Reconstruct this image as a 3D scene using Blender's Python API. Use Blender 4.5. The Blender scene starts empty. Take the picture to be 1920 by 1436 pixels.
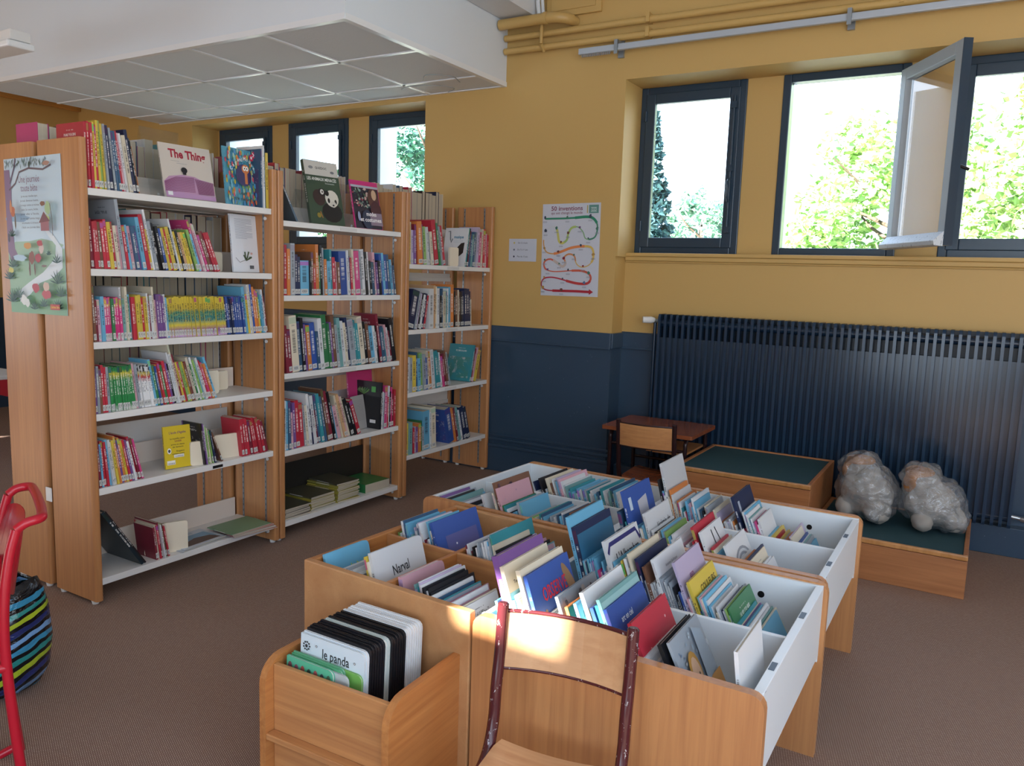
import bpy, bmesh, math, random
from math import sin, cos, pi, radians as rad
from mathutils import Matrix, Vector
rnd = random.Random(7)
SC = bpy.context.scene
COL = SC.collection

# ------------------------------------------------------------------ camera
def setup_camera():
    yaw, pitch, roll, f = -0.5374176, 0.13349292, -0.03257906, 1483.254
    fw = Vector((sin(yaw) * cos(pitch), cos(yaw) * cos(pitch), -sin(pitch)))
    r = Vector((cos(yaw), -sin(yaw), 0)); d = fw.cross(r)
    r2 = r * cos(roll) + d * sin(roll); d2 = -r * sin(roll) + d * cos(roll)
    cam = bpy.data.cameras.new('camera'); o = bpy.data.objects.new('camera', cam); COL.objects.link(o)
    m = Matrix.Identity(4)
    for i in range(3):
        m[i][0] = r2[i]; m[i][1] = -d2[i]; m[i][2] = -fw[i]
    m[2][3] = 1.5
    o.matrix_world = m
    cam.sensor_width = 36; cam.lens = f * 36 / 1920; cam.clip_start = 0.05; cam.clip_end = 500
    SC.camera = o
setup_camera()

# ------------------------------------------------------------------ world, sun, exposure
SKY_STRENGTH = 7.5
SUN_STRENGTH = 70.0
SC.view_settings.view_transform = 'Standard'
SC.view_settings.look = 'None'
SC.view_settings.exposure = -0.45
SC.view_settings.gamma = 1.0
SC.view_settings.use_curve_mapping = False
w = bpy.data.worlds.new('sky'); SC.world = w; w.use_nodes = True
wn = w.node_tree.nodes; wl = w.node_tree.links
bg = wn['Background']; bg.inputs['Strength'].default_value = SKY_STRENGTH
tc = wn.new('ShaderNodeTexCoord'); sx = wn.new('ShaderNodeSeparateXYZ'); rp = wn.new('ShaderNodeValToRGB')
wl.new(tc.outputs['Generated'], sx.inputs[0]); wl.new(sx.outputs['Z'], rp.inputs[0]); wl.new(rp.outputs[0], bg.inputs['Color'])
rp.color_ramp.elements[0].position = 0.0; rp.color_ramp.elements[0].color = (0.76, 0.88, 1.0, 1)
rp.color_ramp.elements[1].position = 0.7; rp.color_ramp.elements[1].color = (0.45, 0.66, 1.0, 1)

SUN_DIR = Vector((0.34, 0.75, -0.38)).normalized()
sl = bpy.data.lights.new('sun', 'SUN'); sl.energy = SUN_STRENGTH; sl.angle = rad(0.9); sl.color = (1.0, 0.965, 0.91)
so = bpy.data.objects.new('sun', sl); COL.objects.link(so)
so.rotation_euler = (-SUN_DIR).to_track_quat('Z', 'Y').to_euler(); so.location = (-6, -8, 6)

def portal(name, loc, rot, sx_, sy_):
    l = bpy.data.lights.new(name, 'AREA'); l.shape = 'RECTANGLE'; l.size = sx_; l.size_y = sy_
    l.cycles.is_portal = True
    o = bpy.data.objects.new(name, l); COL.objects.link(o); o.location = loc; o.rotation_euler = rot
portal('fill_daylight_right', (3.52, -.2, 2.2), (0, rad(90), 0), 2.7, 2.7)  # these five portals serve unseen openings added as fill light
portal('fill_daylight_rear', (1.7, -2.10, 2.15), (rad(90), 0, 0), 2.8, 2.8)
portal('fill_daylight_low', (-.65, -2.12, .95), (rad(90), 0, 0), 1.8, 1.4)
portal('fill_daylight_left', (-8.7, -.8, 1.25), (0, rad(-90), 0), 1.0, 2.3)
portal('fill_daylight_low_left', (-6.85, -2.12, .93), (rad(90), 0, 0), 2.4, 1.4)
portal('daylight_window', (0.0, 5.62, 2.28), (rad(-90), 0, 0), 4.9, 1.2)
portal('daylight_far_window', (-5.3, 5.62, 2.28), (rad(-90), 0, 0), 2.9, 1.2)

# ------------------------------------------------------------------ materials
def lin(h):
    h = h.lstrip('#'); o = []
    for i in (0, 2, 4):
        c = int(h[i:i + 2], 16) / 255
        o.append(c / 12.92 if c <= .04045 else ((c + .055) / 1.055) ** 2.4)
    return tuple(o) + (1.0,)
MATS = {}
def new_mat(name):
    m = bpy.data.materials.new(name); m.use_nodes = True
    return m, m.node_tree.nodes, m.node_tree.links, m.node_tree.nodes['Principled BSDF']
def cm(h, rough=.5, metal=0, spec=.5):
    k = (h, rough, metal)
    if k not in MATS:
        m, n, l, b = new_mat('paint_' + h)
        b.inputs['Base Color'].default_value = lin(h); b.inputs['Roughness'].default_value = rough
        b.inputs['Metallic'].default_value = metal; b.inputs['Specular IOR Level'].default_value = spec
        MATS[k] = m
    return MATS[k]
class NB:
    """small helper to chain math nodes"""
    def __init__(s, n, l): s.n = n; s.l = l
    def put(s, v, sock):
        if hasattr(v, 'is_output'): s.l.new(v, sock)
        else: sock.default_value = v
    def m(s, op, a, b=0.0, c=0.0):
        x = s.n.new('ShaderNodeMath'); x.operation = op
        s.put(a, x.inputs[0]); s.put(b, x.inputs[1]); s.put(c, x.inputs[2]); return x.outputs[0]
    def mix(s, f, a, b, t='MIX'):
        x = s.n.new('ShaderNodeMix'); x.data_type = 'RGBA'; x.blend_type = t
        s.put(f, x.inputs[0]); s.put(a, x.inputs[6]); s.put(b, x.inputs[7]); return x.outputs[2]
    def noise(s, vec, scale, detail=2, rough=.5, dist=0):
        x = s.n.new('ShaderNodeTexNoise'); x.inputs['Scale'].default_value = scale; x.inputs['Detail'].default_value = detail
        x.inputs['Roughness'].default_value = rough; x.inputs['Distortion'].default_value = dist
        if vec is not None: s.l.new(vec, x.inputs['Vector'])
        return x
    def mapping(s, vec, scale=(1, 1, 1), loc=(0, 0, 0), rot=(0, 0, 0)):
        x = s.n.new('ShaderNodeMapping'); s.l.new(vec, x.inputs['Vector'])
        x.inputs['Scale'].default_value = scale; x.inputs['Location'].default_value = loc; x.inputs['Rotation'].default_value = rot
        return x.outputs[0]
    def coord(s, which='Object'):
        x = s.n.new('ShaderNodeTexCoord'); return x.outputs[which]
    def sep(s, v):
        x = s.n.new('ShaderNodeSeparateXYZ'); s.l.new(v, x.inputs[0]); return x.outputs
    def ramp(s, f, stops):
        x = s.n.new('ShaderNodeValToRGB'); s.l.new(f, x.inputs[0]); r = x.color_ramp
        while len(r.elements) < len(stops): r.elements.new(.5)
        for e, (p, c) in zip(r.elements, stops): e.position = p; e.color = c
        return x.outputs[0]
    def bump(s, h, bsdf, strength=.2, dist=.01):
        x = s.n.new('ShaderNodeBump'); x.inputs['Strength'].default_value = strength; x.inputs['Distance'].default_value = dist
        s.l.new(h, x.inputs['Height']); s.l.new(x.outputs[0], bsdf.inputs['Normal'])
    def band(s, v, a, b):
        return s.m('MULTIPLY', s.m('GREATER_THAN', v, a), s.m('LESS_THAN', v, b))

def wood(name, c1, c2, scale=(45, 45, 2.2), rough=.38, fleck=0.0):
    m, n, l, b = new_mat(name); q = NB(n, l)
    v = q.coord('Object'); g = q.mapping(v, scale)
    a = q.noise(g, 1.0, 5, .6, .4).outputs[0]
    a2 = q.noise(q.mapping(v, tuple(s * .12 for s in scale)), 1.0, 2, .5).outputs[0]
    f = q.m('ADD', q.m('MULTIPLY', a, .6), q.m('MULTIPLY', a2, .4))
    col = q.ramp(f, [(.36, lin(c1)), (.66, lin(c2))])
    if fleck:
        fl = q.noise(q.mapping(v, (160, 160, 420)), 1.0, 1).outputs[0]
        col = q.mix(q.m('MULTIPLY', q.m('GREATER_THAN', fl, .62), fleck), col, lin(c1))
    l.new(col, b.inputs['Base Color']); b.inputs['Roughness'].default_value = rough
    return m
M_WOODV = wood('beech_laminate', 'a97248', 'c68e5a', (55, 55, 2.0))
M_WOODX = wood('beech_laminate_flat', 'ae764a', 'cb945e', (2.0, 60, 60))
M_WOODY = wood('beech_laminate_side', 'a86a3a', 'c6884e', (60, 2.0, 60))
M_BEECH = wood('speckled_beech', 'b07c50', 'c89868', (9, 9, 9), .42, .35)
M_EDGE = wood('beech_edge', 'a8743f', 'c8925c', (30, 30, 3.0), .3)
M_DARKW = wood('dark_desk_wood', '7a4028', '9a5836', (2.5, 50, 50), .22)
M_PLAT = wood('platform_wood', '96603a', 'b47a4c', (2.2, 50, 50), .4)
M_PLY = wood('chair_plywood', 'b4865e', 'cfa67c', (3, 40, 22), .35)

def m_wall(name, h, bumpy=.06, rough=.55, specks=0.0):
    m, n, l, b = new_mat(name); q = NB(n, l); v = q.coord('Object')
    a = q.noise(v, 1.3, 4).outputs[0]
    c = lin(h); d = tuple(x * .93 for x in c[:3]) + (1,)
    col = q.mix(a, d, c)
    if specks:
        s = q.noise(v, 90, 1).outputs[0]; s2 = q.noise(v, 5, 2).outputs[0]
        col = q.mix(q.m('MULTIPLY', q.m('GREATER_THAN', s, .77), q.m('MULTIPLY', q.m('GREATER_THAN', s2, .5), specks)), col, lin('8fa3b8'))
    l.new(col, b.inputs['Base Color']); b.inputs['Roughness'].default_value = rough
    q.bump(q.noise(v, 60, 3).outputs[0], b, bumpy, .004)
    return m
M_YEL = m_wall('yellow_wall_paint', 'caa664')
M_BLU = m_wall('blue_dado_paint', '34495e', .10, .30, .5)
M_WHT = m_wall('white_ceiling_paint', 'dcdfe2', .02, .7)
M_RADB = cm('22384f', .2)
M_FRB = m_wall('blue_window_paint', '2c4052', .12, .28)
M_WHITE = cm('e4e4e2', .42)
M_MELA = cm('dfe6ea', .35)
M_SHELF = cm('e2e0dc', .38)
M_CREAM = cm('e6dcc6', .45)
M_BLACK = cm('141416', .35)
M_GREY = cm('8e9498', .35, .6)

def m_carpet():
    m, n, l, b = new_mat('woven_carpet'); q = NB(n, l); v = q.coord('Object')
    g = q.mapping(v, (1, 1, 1), rot=(0, 0, rad(24)))
    br = n.new('ShaderNodeTexBrick'); l.new(g, br.inputs['Vector']); br.inputs['Scale'].default_value = 62
    br.inputs['Mortar Size'].default_value = .16; br.inputs['Mortar Smooth'].default_value = .6
    br.inputs['Brick Width'].default_value = .62; br.inputs['Row Height'].default_value = .36
    br.inputs['Color1'].default_value = lin('d2bca8'); br.inputs['Color2'].default_value = lin('b89e8e'); br.inputs['Mortar'].default_value = lin('70584c')
    big = q.noise(v, 1.1, 5, .6).outputs[0]
    col = q.mix(q.m('MULTIPLY', big, .55), br.outputs['Color'], lin('947a6e'), 'MIX')
    l.new(col, b.inputs['Base Color']); b.inputs['Roughness'].default_value = .95; b.inputs['Specular IOR Level'].default_value = .15
    q.bump(br.outputs['Fac'], b, -.35, .003)
    return m
M_CARPET = m_carpet()

def m_green_carpet():
    m, n, l, b = new_mat('dark_green_carpet'); q = NB(n, l); v = q.coord('Object')
    col = q.mix(q.noise(v, 260, 2).outputs[0], lin('12303a'), lin('245058'))
    l.new(col, b.inputs['Base Color']); b.inputs['Roughness'].default_value = .95
    q.bump(q.noise(v, 300, 2).outputs[0], b, .5, .003)
    return m
M_GREENC = m_green_carpet()

def m_glass(name, refl=.10, tint=(1, 1, 1, 1), rough=0.0):
    m = bpy.data.materials.new(name); m.use_nodes = True; n = m.node_tree.nodes; l = m.node_tree.links
    n.remove(n['Principled BSDF']); out = n['Material Output']
    t = n.new('ShaderNodeBsdfTransparent'); t.inputs[0].default_value = tint
    g = n.new('ShaderNodeBsdfGlossy'); g.inputs['Roughness'].default_value = rough
    lw = n.new('ShaderNodeLayerWeight'); lw.inputs[0].default_value = .5
    pw = n.new('ShaderNodeMath'); pw.operation = 'POWER'; pw.inputs[1].default_value = 4.0; l.new(lw.outputs['Facing'], pw.inputs[0])
    mm = n.new('ShaderNodeMath'); mm.operation = 'MULTIPLY_ADD'; mm.use_clamp = True; mm.inputs[1].default_value = .8; mm.inputs[2].default_value = refl * .3
    l.new(pw.outputs[0], mm.inputs[0])
    mx = n.new('ShaderNodeMixShader'); l.new(mm.outputs[0], mx.inputs[0]); l.new(t.outputs[0], mx.inputs[1]); l.new(g.outputs[0], mx.inputs[2])
    l.new(mx.outputs[0], out.inputs[0]); return m
M_GLASS = m_glass('window_glass', .10)
M_ACRYL = m_glass('clear_acrylic', .16, (.97, .985, .99, 1))

def m_plastic_bag():
    m = bpy.data.materials.new('crinkled_clear_plastic'); m.use_nodes = True; n = m.node_tree.nodes; l = m.node_tree.links
    n.remove(n['Principled BSDF']); out = n['Material Output']; q = NB(n, l)
    t = n.new('ShaderNodeBsdfTransparent'); t.inputs[0].default_value = (.93, .95, .97, 1)
    g = n.new('ShaderNodeBsdfGlossy'); g.inputs['Roughness'].default_value = .12
    d = n.new('ShaderNodeBsdfDiffuse'); d.inputs[0].default_value = (.75, .8, .85, 1)
    v = q.coord('Object'); bp = n.new('ShaderNodeBump'); bp.inputs['Strength'].default_value = .9; bp.inputs['Distance'].default_value = .02
    l.new(q.noise(v, 16, 4, .6, 1.2).outputs[0], bp.inputs['Height']); l.new(bp.outputs[0], g.inputs['Normal'])
    lw = n.new('ShaderNodeLayerWeight'); lw.inputs[0].default_value = .35; l.new(bp.outputs[0], lw.inputs['Normal'])
    a = n.new('ShaderNodeMixShader'); a.inputs[0].default_value = .12; l.new(t.outputs[0], a.inputs[1]); l.new(d.outputs[0], a.inputs[2])
    b = n.new('ShaderNodeMixShader'); l.new(q.m('ADD', q.m('MULTIPLY', lw.outputs['Facing'], .55), .10), b.inputs[0])
    l.new(a.outputs[0], b.inputs[1]); l.new(g.outputs[0], b.inputs[2]); l.new(b.outputs[0], out.inputs[0]); return m
M_BAGPL = m_plastic_bag()

def m_chipped(name, base, chip, rough=.25, thr=.70):
    m, n, l, b = new_mat(name); q = NB(n, l); v = q.coord('Object')
    a = q.noise(q.mapping(v, (70, 70, 30)), 1.0, 5, .75).outputs[0]
    col = q.mix(q.m('GREATER_THAN', a, thr), lin(base), lin(chip))
    l.new(col, b.inputs['Base Color']); b.inputs['Roughness'].default_value = rough
    return m
M_TUBE = m_chipped('chipped_maroon_paint', '4a1c20', 'b9b4b6', .22, .625)
M_TUBED = m_chipped('dark_brown_paint', '2a1618', '5c4a4a', .25, .72)
M_RED = cm('b3182c', .28)
M_REDM = m_chipped('red_punched_metal', 'b01a2c', '7a1420', .35, .6)

def cover_mat(name, busy=.5, soft=.35, series=None):
    """printed cover: colour from the object, picture, title lines and spine lettering are print"""
    m, n, l, b = new_mat(name); q = NB(n, l)
    oi = n.new('ShaderNodeObjectInfo'); C = oi.outputs['Color']; R = oi.outputs['Random']
    G = q.sep(q.coord('Generated')); gx, gy, gz = G[0], G[1], G[2]
    N = q.sep(q.coord('Normal')); O = q.coord('Object')
    off = n.new('ShaderNodeCombineXYZ'); l.new(q.m('MULTIPLY', R, 37.0), off.inputs[0]); l.new(q.m('MULTIPLY', R, 91.0), off.inputs[1])
    va = n.new('ShaderNodeVectorMath'); va.operation = 'ADD'; l.new(O, va.inputs[0]); l.new(off.outputs[0], va.inputs[1]); V = va.outputs[0]
    isf = q.m('GREATER_THAN', q.m('ABSOLUTE', N[0]), .5)
    iss = q.m('LESS_THAN', N[1], -.5)
    bw = n.new('ShaderNodeRGBToBW'); l.new(C, bw.inputs[0])
    dark = q.m('LESS_THAN', bw.outputs[0], .30)
    ink = q.mix(dark, lin('20242c'), lin('e8e6e0'))
    # second tone
    hs = n.new('ShaderNodeHueSaturation'); l.new(C, hs.inputs['Color'])
    l.new(q.m('ADD', .32, q.m('MULTIPLY', q.m('FRACT', q.m('MULTIPLY', R, 7.3)), .4)), hs.inputs['Hue'])
    hs.inputs['Saturation'].default_value = .85; hs.inputs['Value'].default_value = .8
    nz = q.noise(V, 11, 4, .6, .5); nz2 = q.noise(V, 26, 3, .6, .4)
    pic = q.ramp(nz.outputs[0], [(.40, (0, 0, 0, 1)), (.50, (1, 1, 1, 1))])
    toned = q.mix(q.m('MULTIPLY', q.m('GREATER_THAN', nz2.outputs[0], .56), .6), hs.outputs[0], q.mix(.5, nz.outputs[1], ink))
    inpic = q.m('MULTIPLY', q.band(gy, .1, .92), q.band(gz, .08, .66))
    has = q.m('GREATER_THAN', R, 1 - busy)
    f1 = q.m('MULTIPLY', q.m('MULTIPLY', inpic, has), q.m('MULTIPLY', pic, .8))
    col = q.mix(q.m('MULTIPLY', f1, isf), C, toned)
    # title lines on the cover
    tl = q.noise(q.mapping(V, (1, 260, 90)), 1.0, 2).outputs[0]
    tb = q.m('MULTIPLY', q.m('ADD', q.m('MULTIPLY', q.band(gz, .80, .845), q.band(gy, .28, .72)), q.m('MULTIPLY', q.band(gz, .885, .90), q.band(gy, .35, .62))), has if busy > 0 else 0.0)
    col = q.mix(q.m('MULTIPLY', q.m('MULTIPLY', isf, tb), q.m('MULTIPLY', q.m('GREATER_THAN', tl, .48), .6)), col, ink)
    # spine print
    if series:
        base = q.ramp(gz, [(p, lin(c)) for p, c in series])
        blot = q.noise(V, 120, 2).outputs[0]
        base = q.mix(q.m('MULTIPLY', q.m('GREATER_THAN', blot, .55), .5), base, C)
        col = q.mix(iss, col, base)
    sp = q.noise(q.mapping(V, (1, 1, 330)), 1.0, 1).outputs[0]
    sb = q.m('MULTIPLY', q.band(gz, .34, .84), q.band(gx, .3, .72))
    sbl = q.m('GREATER_THAN', q.noise(q.mapping(V, (0, 0, 26)), 1.0, 0).outputs[0], .43)
    col = q.mix(q.m('MULTIPLY', q.m('MULTIPLY', iss, sb), q.m('MULTIPLY', q.m('MULTIPLY', q.m('GREATER_THAN', sp, .46), sbl), .7)), col, ink)
    # coloured block on some spines
    blk = q.m('MULTIPLY', q.m('MULTIPLY', iss, q.band(gz, .86, .97)), q.m('LESS_THAN', q.m('FRACT', q.m('MULTIPLY', R, 13.7)), .35))
    col = q.mix(blk, col, hs.outputs[0])
    l.new(col, b.inputs['Base Color']); b.inputs['Roughness'].default_value = soft
    return m
M_COVER = cover_mat('printed_cover', .45)
M_COVERB = cover_mat('illustrated_cover', .85)
M_COVERP = cover_mat('plain_cover', .0)
M_SERIES = cover_mat('series_cover', .8, .35, [(.0, 'c8a8d0'), (.16, '8a4a9a'), (.3, 'd8c440'), (.42, '3a8a8a'), (.62, '4a8a70'), (.7, 'c8b040'), (1., 'd0b83c')])
M_SERIESG = cover_mat('green_series_cover', .8, .35, [(.0, 'd8d8d0'), (.14, '2f8a4a'), (.7, '2f8a4a'), (.84, 'd8c440'), (.92, '2f8a4a'), (1., '1f6a3a')])
M_SERIESW = cover_mat('white_series_cover', .8, .35, [(.0, 'e8e8e8'), (.6, 'e8e8e8'), (.72, 'c83040'), (.8, 'd8c440'), (.86, '202024'), (1., '202024')])
M_SERIESP = cover_mat('pink_series_cover', .8, .35, [(.0, 'c8c0c8'), (.12, 'c83078'), (.75, 'd03a80'), (.88, 'd8c440'), (1., 'd03a80')])
def m_pages():
    m, n, l, b = new_mat('page_edges'); q = NB(n, l); v = q.coord('Object')
    a = q.noise(q.mapping(v, (1400, 1, 1)), 1.0, 1).outputs[0]
    l.new(q.mix(a, lin('a29884'), lin('d4cab6')), b.inputs['Base Color']); b.inputs['Roughness'].default_value = .8
    return m
M_PAGES = m_pages()
M_PGK = cm('2a2a2e', .6); M_PGW = cm('d6d4ce', .7)
def m_sticker():
    m, n, l, b = new_mat('shelf_mark_sticker'); q = NB(n, l)
    G = q.sep(q.coord('Generated')); v = q.coord('Object')
    a = q.noise(q.mapping(v, (500, 1, 260)), 1.0, 1).outputs[0]
    f = q.m('MULTIPLY', q.m('GREATER_THAN', a, .52), q.m('MULTIPLY', q.band(G[2], .2, .8), q.band(G[0], .15, .85)))
    l.new(q.mix(f, lin('cccdc9'), lin('4a4a50')), b.inputs['Base Color']); b.inputs['Roughness'].default_value = .4
    return m
M_STICK = m_sticker()

# ------------------------------------------------------------------ mesh helpers
class MB:
    def __init__(s): s.v = []; s.f = []; s.mi = []; s.sm = []
    def add(s, vs, fs, mi=0, sm=False):
        o = len(s.v); s.v += [tuple(p) for p in vs]
        for f in fs: s.f.append(tuple(o + i for i in f)); s.mi.append(mi); s.sm.append(sm)
        return s
    def box(s, x0, x1, y0, y1, z0, z1, mi=0):
        v = [(x, y, z) for z in (z0, z1) for y in (y0, y1) for x in (x0, x1)]
        return s.add(v, [(0, 2, 3, 1), (4, 5, 7, 6), (0, 1, 5, 4), (2, 6, 7, 3), (0, 4, 6, 2), (1, 3, 7, 5)], mi)
    def tube(s, pts, r, n=10, mi=0, closed=False):
        pts = [Vector(p) for p in pts]; rings = []
        up = None
        for i, p in enumerate(pts):
            a = pts[max(0, i - 1)]; b = pts[min(len(pts) - 1, i + 1)]
            t = (b - a).normalized()
            if up is None:
                up = Vector((0, 0, 1)) if abs(t.z) < .9 else Vector((0, 1, 0))
            u = t.cross(up).normalized(); up = u.cross(t).normalized()
            rr = r[i] if isinstance(r, (list, tuple)) else r
            rings.append([p + (u * cos(2 * pi * k / n) + up * sin(2 * pi * k / n)) * rr for k in range(n)])
        vs = [q for R_ in rings for q in R_]; fs = []
        for i in range(len(pts) - 1):
            for k in range(n):
                fs.append((i * n + k, i * n + (k + 1) % n, (i + 1) * n + (k + 1) % n, (i + 1) * n + k))
        s.add(vs, fs, mi, True)
        s.add(rings[0], [tuple(range(n))[::-1]], mi); s.add(rings[-1], [tuple(range(n))], mi)
        return s
    def prism(s, poly, axis, a, b, mi=0, sm=False):
        """poly: list of 2d points, extruded along axis from a to b"""
        def P(p, h):
            if axis == 'x': return (h, p[0], p[1])
            if axis == 'y': return (p[0], h, p[1])
            return (p[0], p[1], h)
        n = len(poly)
        vs = [P(p, a) for p in poly] + [P(p, b) for p in poly]
        s.add(vs, [(i, (i + 1) % n, n + (i + 1) % n, n + i) for i in range(n)], mi, sm)
        s.add([P(p, a) for p in poly], [tuple(range(n))[::-1]], mi); s.add([P(p, b) for p in poly], [tuple(range(n))], mi)
        return s
    def build(s, name, mats, parent=None, loc=(0, 0, 0), rot=(0, 0, 0), bevel=0, fixn=True):
        me = bpy.data.meshes.new(name)
        me.from_pydata(s.v, [], s.f)
        if not isinstance(mats, (list, tuple)): mats = [mats]
        for m in mats: me.materials.append(m)
        for i, p in enumerate(me.polygons): p.material_index = s.mi[i]; p.use_smooth = s.sm[i]
        if fixn:
            bm = bmesh.new(); bm.from_mesh(me); bmesh.ops.recalc_face_normals(bm, faces=bm.faces); bm.to_mesh(me); bm.free()
        o = bpy.data.objects.new(name, me); COL.objects.link(o)
        o.location = loc; o.rotation_euler = rot
        if parent: o.parent = parent
        if bevel:
            md = o.modifiers.new('bevel', 'BEVEL'); md.width = bevel; md.segments = 2; md.limit_method = 'ANGLE'
        return o
def rrect(x0, x1, y0, y1, r, n=4, corners=(1, 1, 1, 1)):
    """rounded rectangle; corners order: (x0,y0),(x1,y0),(x1,y1),(x0,y1)"""
    pts = []
    cs = [(x0, y0, 180), (x1, y0, 270), (x1, y1, 0), (x0, y1, 90)]
    for (x, y, a), c in zip(cs, corners):
        if not c or r <= 0: pts.append((x, y)); continue
        cx = x + r if x == x0 else x - r; cy = y + r if y == y0 else y - r
        for k in range(n + 1):
            t = rad(a + 90 * k / n); pts.append((cx + r * cos(t), cy + r * sin(t)))
    return pts
def bez(pts, n=8):
    """Catmull-Rom through points"""
    P = [Vector(p) for p in pts]; P = [2 * P[0] - P[1]] + P + [2 * P[-1] - P[-2]]; o = []
    for i in range(1, len(P) - 2):
        for k in range(n):
            t = k / n; a, b, c, d = P[i - 1:i + 3]
            o.append(.5 * ((2 * b) + (c - a) * t + (2 * a - 5 * b + 4 * c - d) * t * t + (3 * b - a - 3 * c + d) * t ** 3))
    o.append(P[-2]); return o
def thing(name, label, cat, loc=(0, 0, 0), rotz=0, group=None, rot=None):
    o = bpy.data.objects.new(name, None); COL.objects.link(o); o.location = loc; o.rotation_euler = rot or (0, 0, rotz)
    o.empty_display_size = .05
    return tag(o, label, cat, group)
def tag(o, label, cat, group=None, kind=None):
    o['label'] = label; o['category'] = cat
    if group: o['group'] = group
    if kind: o['kind'] = kind
    return o
def struct(o): o['kind'] = 'structure'; return o
def box(name, mat, b, parent=None, bevel=0): return MB().box(*b).build(name, mat, parent, bevel=bevel)

TXT = {}
def text_mesh(s, size, bold=0.0, width=None, shear=0.0):
    k = (s, bold, shear)
    if k not in TXT:
        cu = bpy.data.curves.new('lettering', 'FONT'); cu.body = s; cu.size = 1; cu.resolution_u = 2; cu.offset = bold; cu.extrude = 0; cu.shear = shear
        cu.align_x = 'CENTER'; cu.align_y = 'CENTER'
        o = bpy.data.objects.new('lettering', cu)
        me = bpy.data.meshes.new_from_object(o)
        vs = [tuple(v.co) for v in me.vertices]; fs = [tuple(p.vertices) for p in me.polygons]
        bpy.data.objects.remove(o); bpy.data.meshes.remove(me); bpy.data.curves.remove(cu)
        TXT[k] = (vs, fs)
    vs, fs = TXT[k]
    xs = [v[0] for v in vs] or [0]; wdt = max(xs) - min(xs)
    sx_ = size if width is None else width / max(wdt, 1e-6)
    return [(v[0] * sx_, v[1] * size) for v in vs], fs
class Print:
    """flat print: polygons and lettering on a plane given by origin + two axes; one mesh, several inks"""
    def __init__(s, org, ux, uy):
        s.o = Vector(org); s.ux = Vector(ux); s.uy = Vector(uy); s.nz = s.ux.cross(s.uy).normalized(); s.mb = MB(); s.mats = []; s.lay = 0
    def _m(s, h):
        m = cm(h, .45)
        if m not in s.mats: s.mats.append(m)
        return s.mats.index(m)
    def pt(s, x, y): return s.o + s.ux * x + s.uy * y + s.nz * (.0005 + .00012 * s.lay)
    def poly(s, pts, h):
        s.lay += 1; s.mb.add([s.pt(*p) for p in pts], [tuple(range(len(pts)))], s._m(h)); return s
    def rect(s, x0, x1, y0, y1, h): return s.poly([(x0, y0), (x1, y0), (x1, y1), (x0, y1)], h)
    def disc(s, x, y, rx, ry, h, n=14, a=0):
        return s.poly([(x + rx * cos(2 * pi * k / n) * cos(a) - ry * sin(2 * pi * k / n) * sin(a), y + rx * cos(2 * pi * k / n) * sin(a) + ry * sin(2 * pi * k / n) * cos(a)) for k in range(n)], h)
    def stroke(s, pts, w, h):
        s.lay += 1; P = [Vector((p[0], p[1])) for p in pts]; L = []; Rr = []
        for i, p in enumerate(P):
            t = (P[min(i + 1, len(P) - 1)] - P[max(i - 1, 0)])
            if t.length < 1e-9: t = Vector((1, 0))
            t.normalize(); nn = Vector((-t.y, t.x)); ww = w[i] if isinstance(w, (list, tuple)) else w
            L.append(p + nn * ww / 2); Rr.append(p - nn * ww / 2)
        n = len(P); s.mb.add([s.pt(*p) for p in L + Rr], [(n + i, n + i + 1, i + 1, i) for i in range(n - 1)], s._m(h)); return s
    def text(s, t, x, y, size, h, bold=0.0, width=None, rot=0, shear=0.0):
        s.lay += 1; vs, fs = text_mesh(t, size, bold, width, shear); c, q = cos(rot), sin(rot)
        s.mb.add([s.pt(x + a * c - b * q, y + a * q + b * c) for a, b in vs], fs, s._m(h)); return s
    def build(s, name, parent): return s.mb.build(name, s.mats, parent, fixn=False)
def front_print(w, h, t):
    """print area on the +x cover of a book: x along the cover, y up"""
    return Print((t, 0, 0), (0, 1, 0), (0, 0, 1))

def back_print(d, h):
    """print area on the -x cover of a book"""
    return Print((0, d, 0), (0, -1, 0), (0, 0, 1))

# ------------------------------------------------------------------ room shell
def wall(name, boxes, mats):
    m = MB()
    for b, mi in boxes: m.box(*b, mi)
    return struct(m.build(name, mats))
DZ = 1.125
def up_dn(x0, x1, y0, y1, ztop=3.75):
    return [((x0, x1, y0, y1, 0, DZ), 1), ((x0, x1, y0, y1, DZ, ztop), 0)]
struct(box('floor', M_CARPET, (-9, 3.6, -2.06, 5.5, -.05, 0)))
struct(box('ceiling', M_WHT, (-9, 3.6, -2.06, 5.5, 3.75, 3.85)))
back = []
for x0, x1 in ((-8.8, -6.73), (-3.926, -2.255)): back += up_dn(x0, x1, 5.13, 5.62)
for x0, x1 in ((-6.73, -3.926), (-2.255, 3.3)):
    back += [((x0, x1, 5.31, 5.62, 0, DZ + .01), 1), ((x0, x1, 5.31, 5.62, DZ + .01, 1.665), 0), ((x0, x1, 5.13, 5.62, 2.84, 3.75), 0)]
back += [((-2.255, -2.24, 5.13, 5.62, 1.665, 2.84), 0)]
WINS = [(-2.24, -1.50), (-1.27, -.53), (-.30, .44), (.67, 1.41), (1.64, 2.38)]
LWINS = [(-6.70, -5.96), (-5.74, -5.0), (-4.76, -4.02)]
for a, b in ((-1.50, -1.27), (-.53, -.30), (.44, .67), (1.41, 1.64), (2.38, 3.3), (-6.73, -6.70), (-5.96, -5.74), (-5.0, -4.76), (-4.02, -3.926)):
    back += [((a, b, 5.43, 5.50, 1.665, 2.84), 0), ((a, b, 5.50, 5.80, 1.665, 2.84), 2)]
wall('wall_back', back, [M_YEL, M_BLU, cm('d8dde2', .7)])
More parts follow.
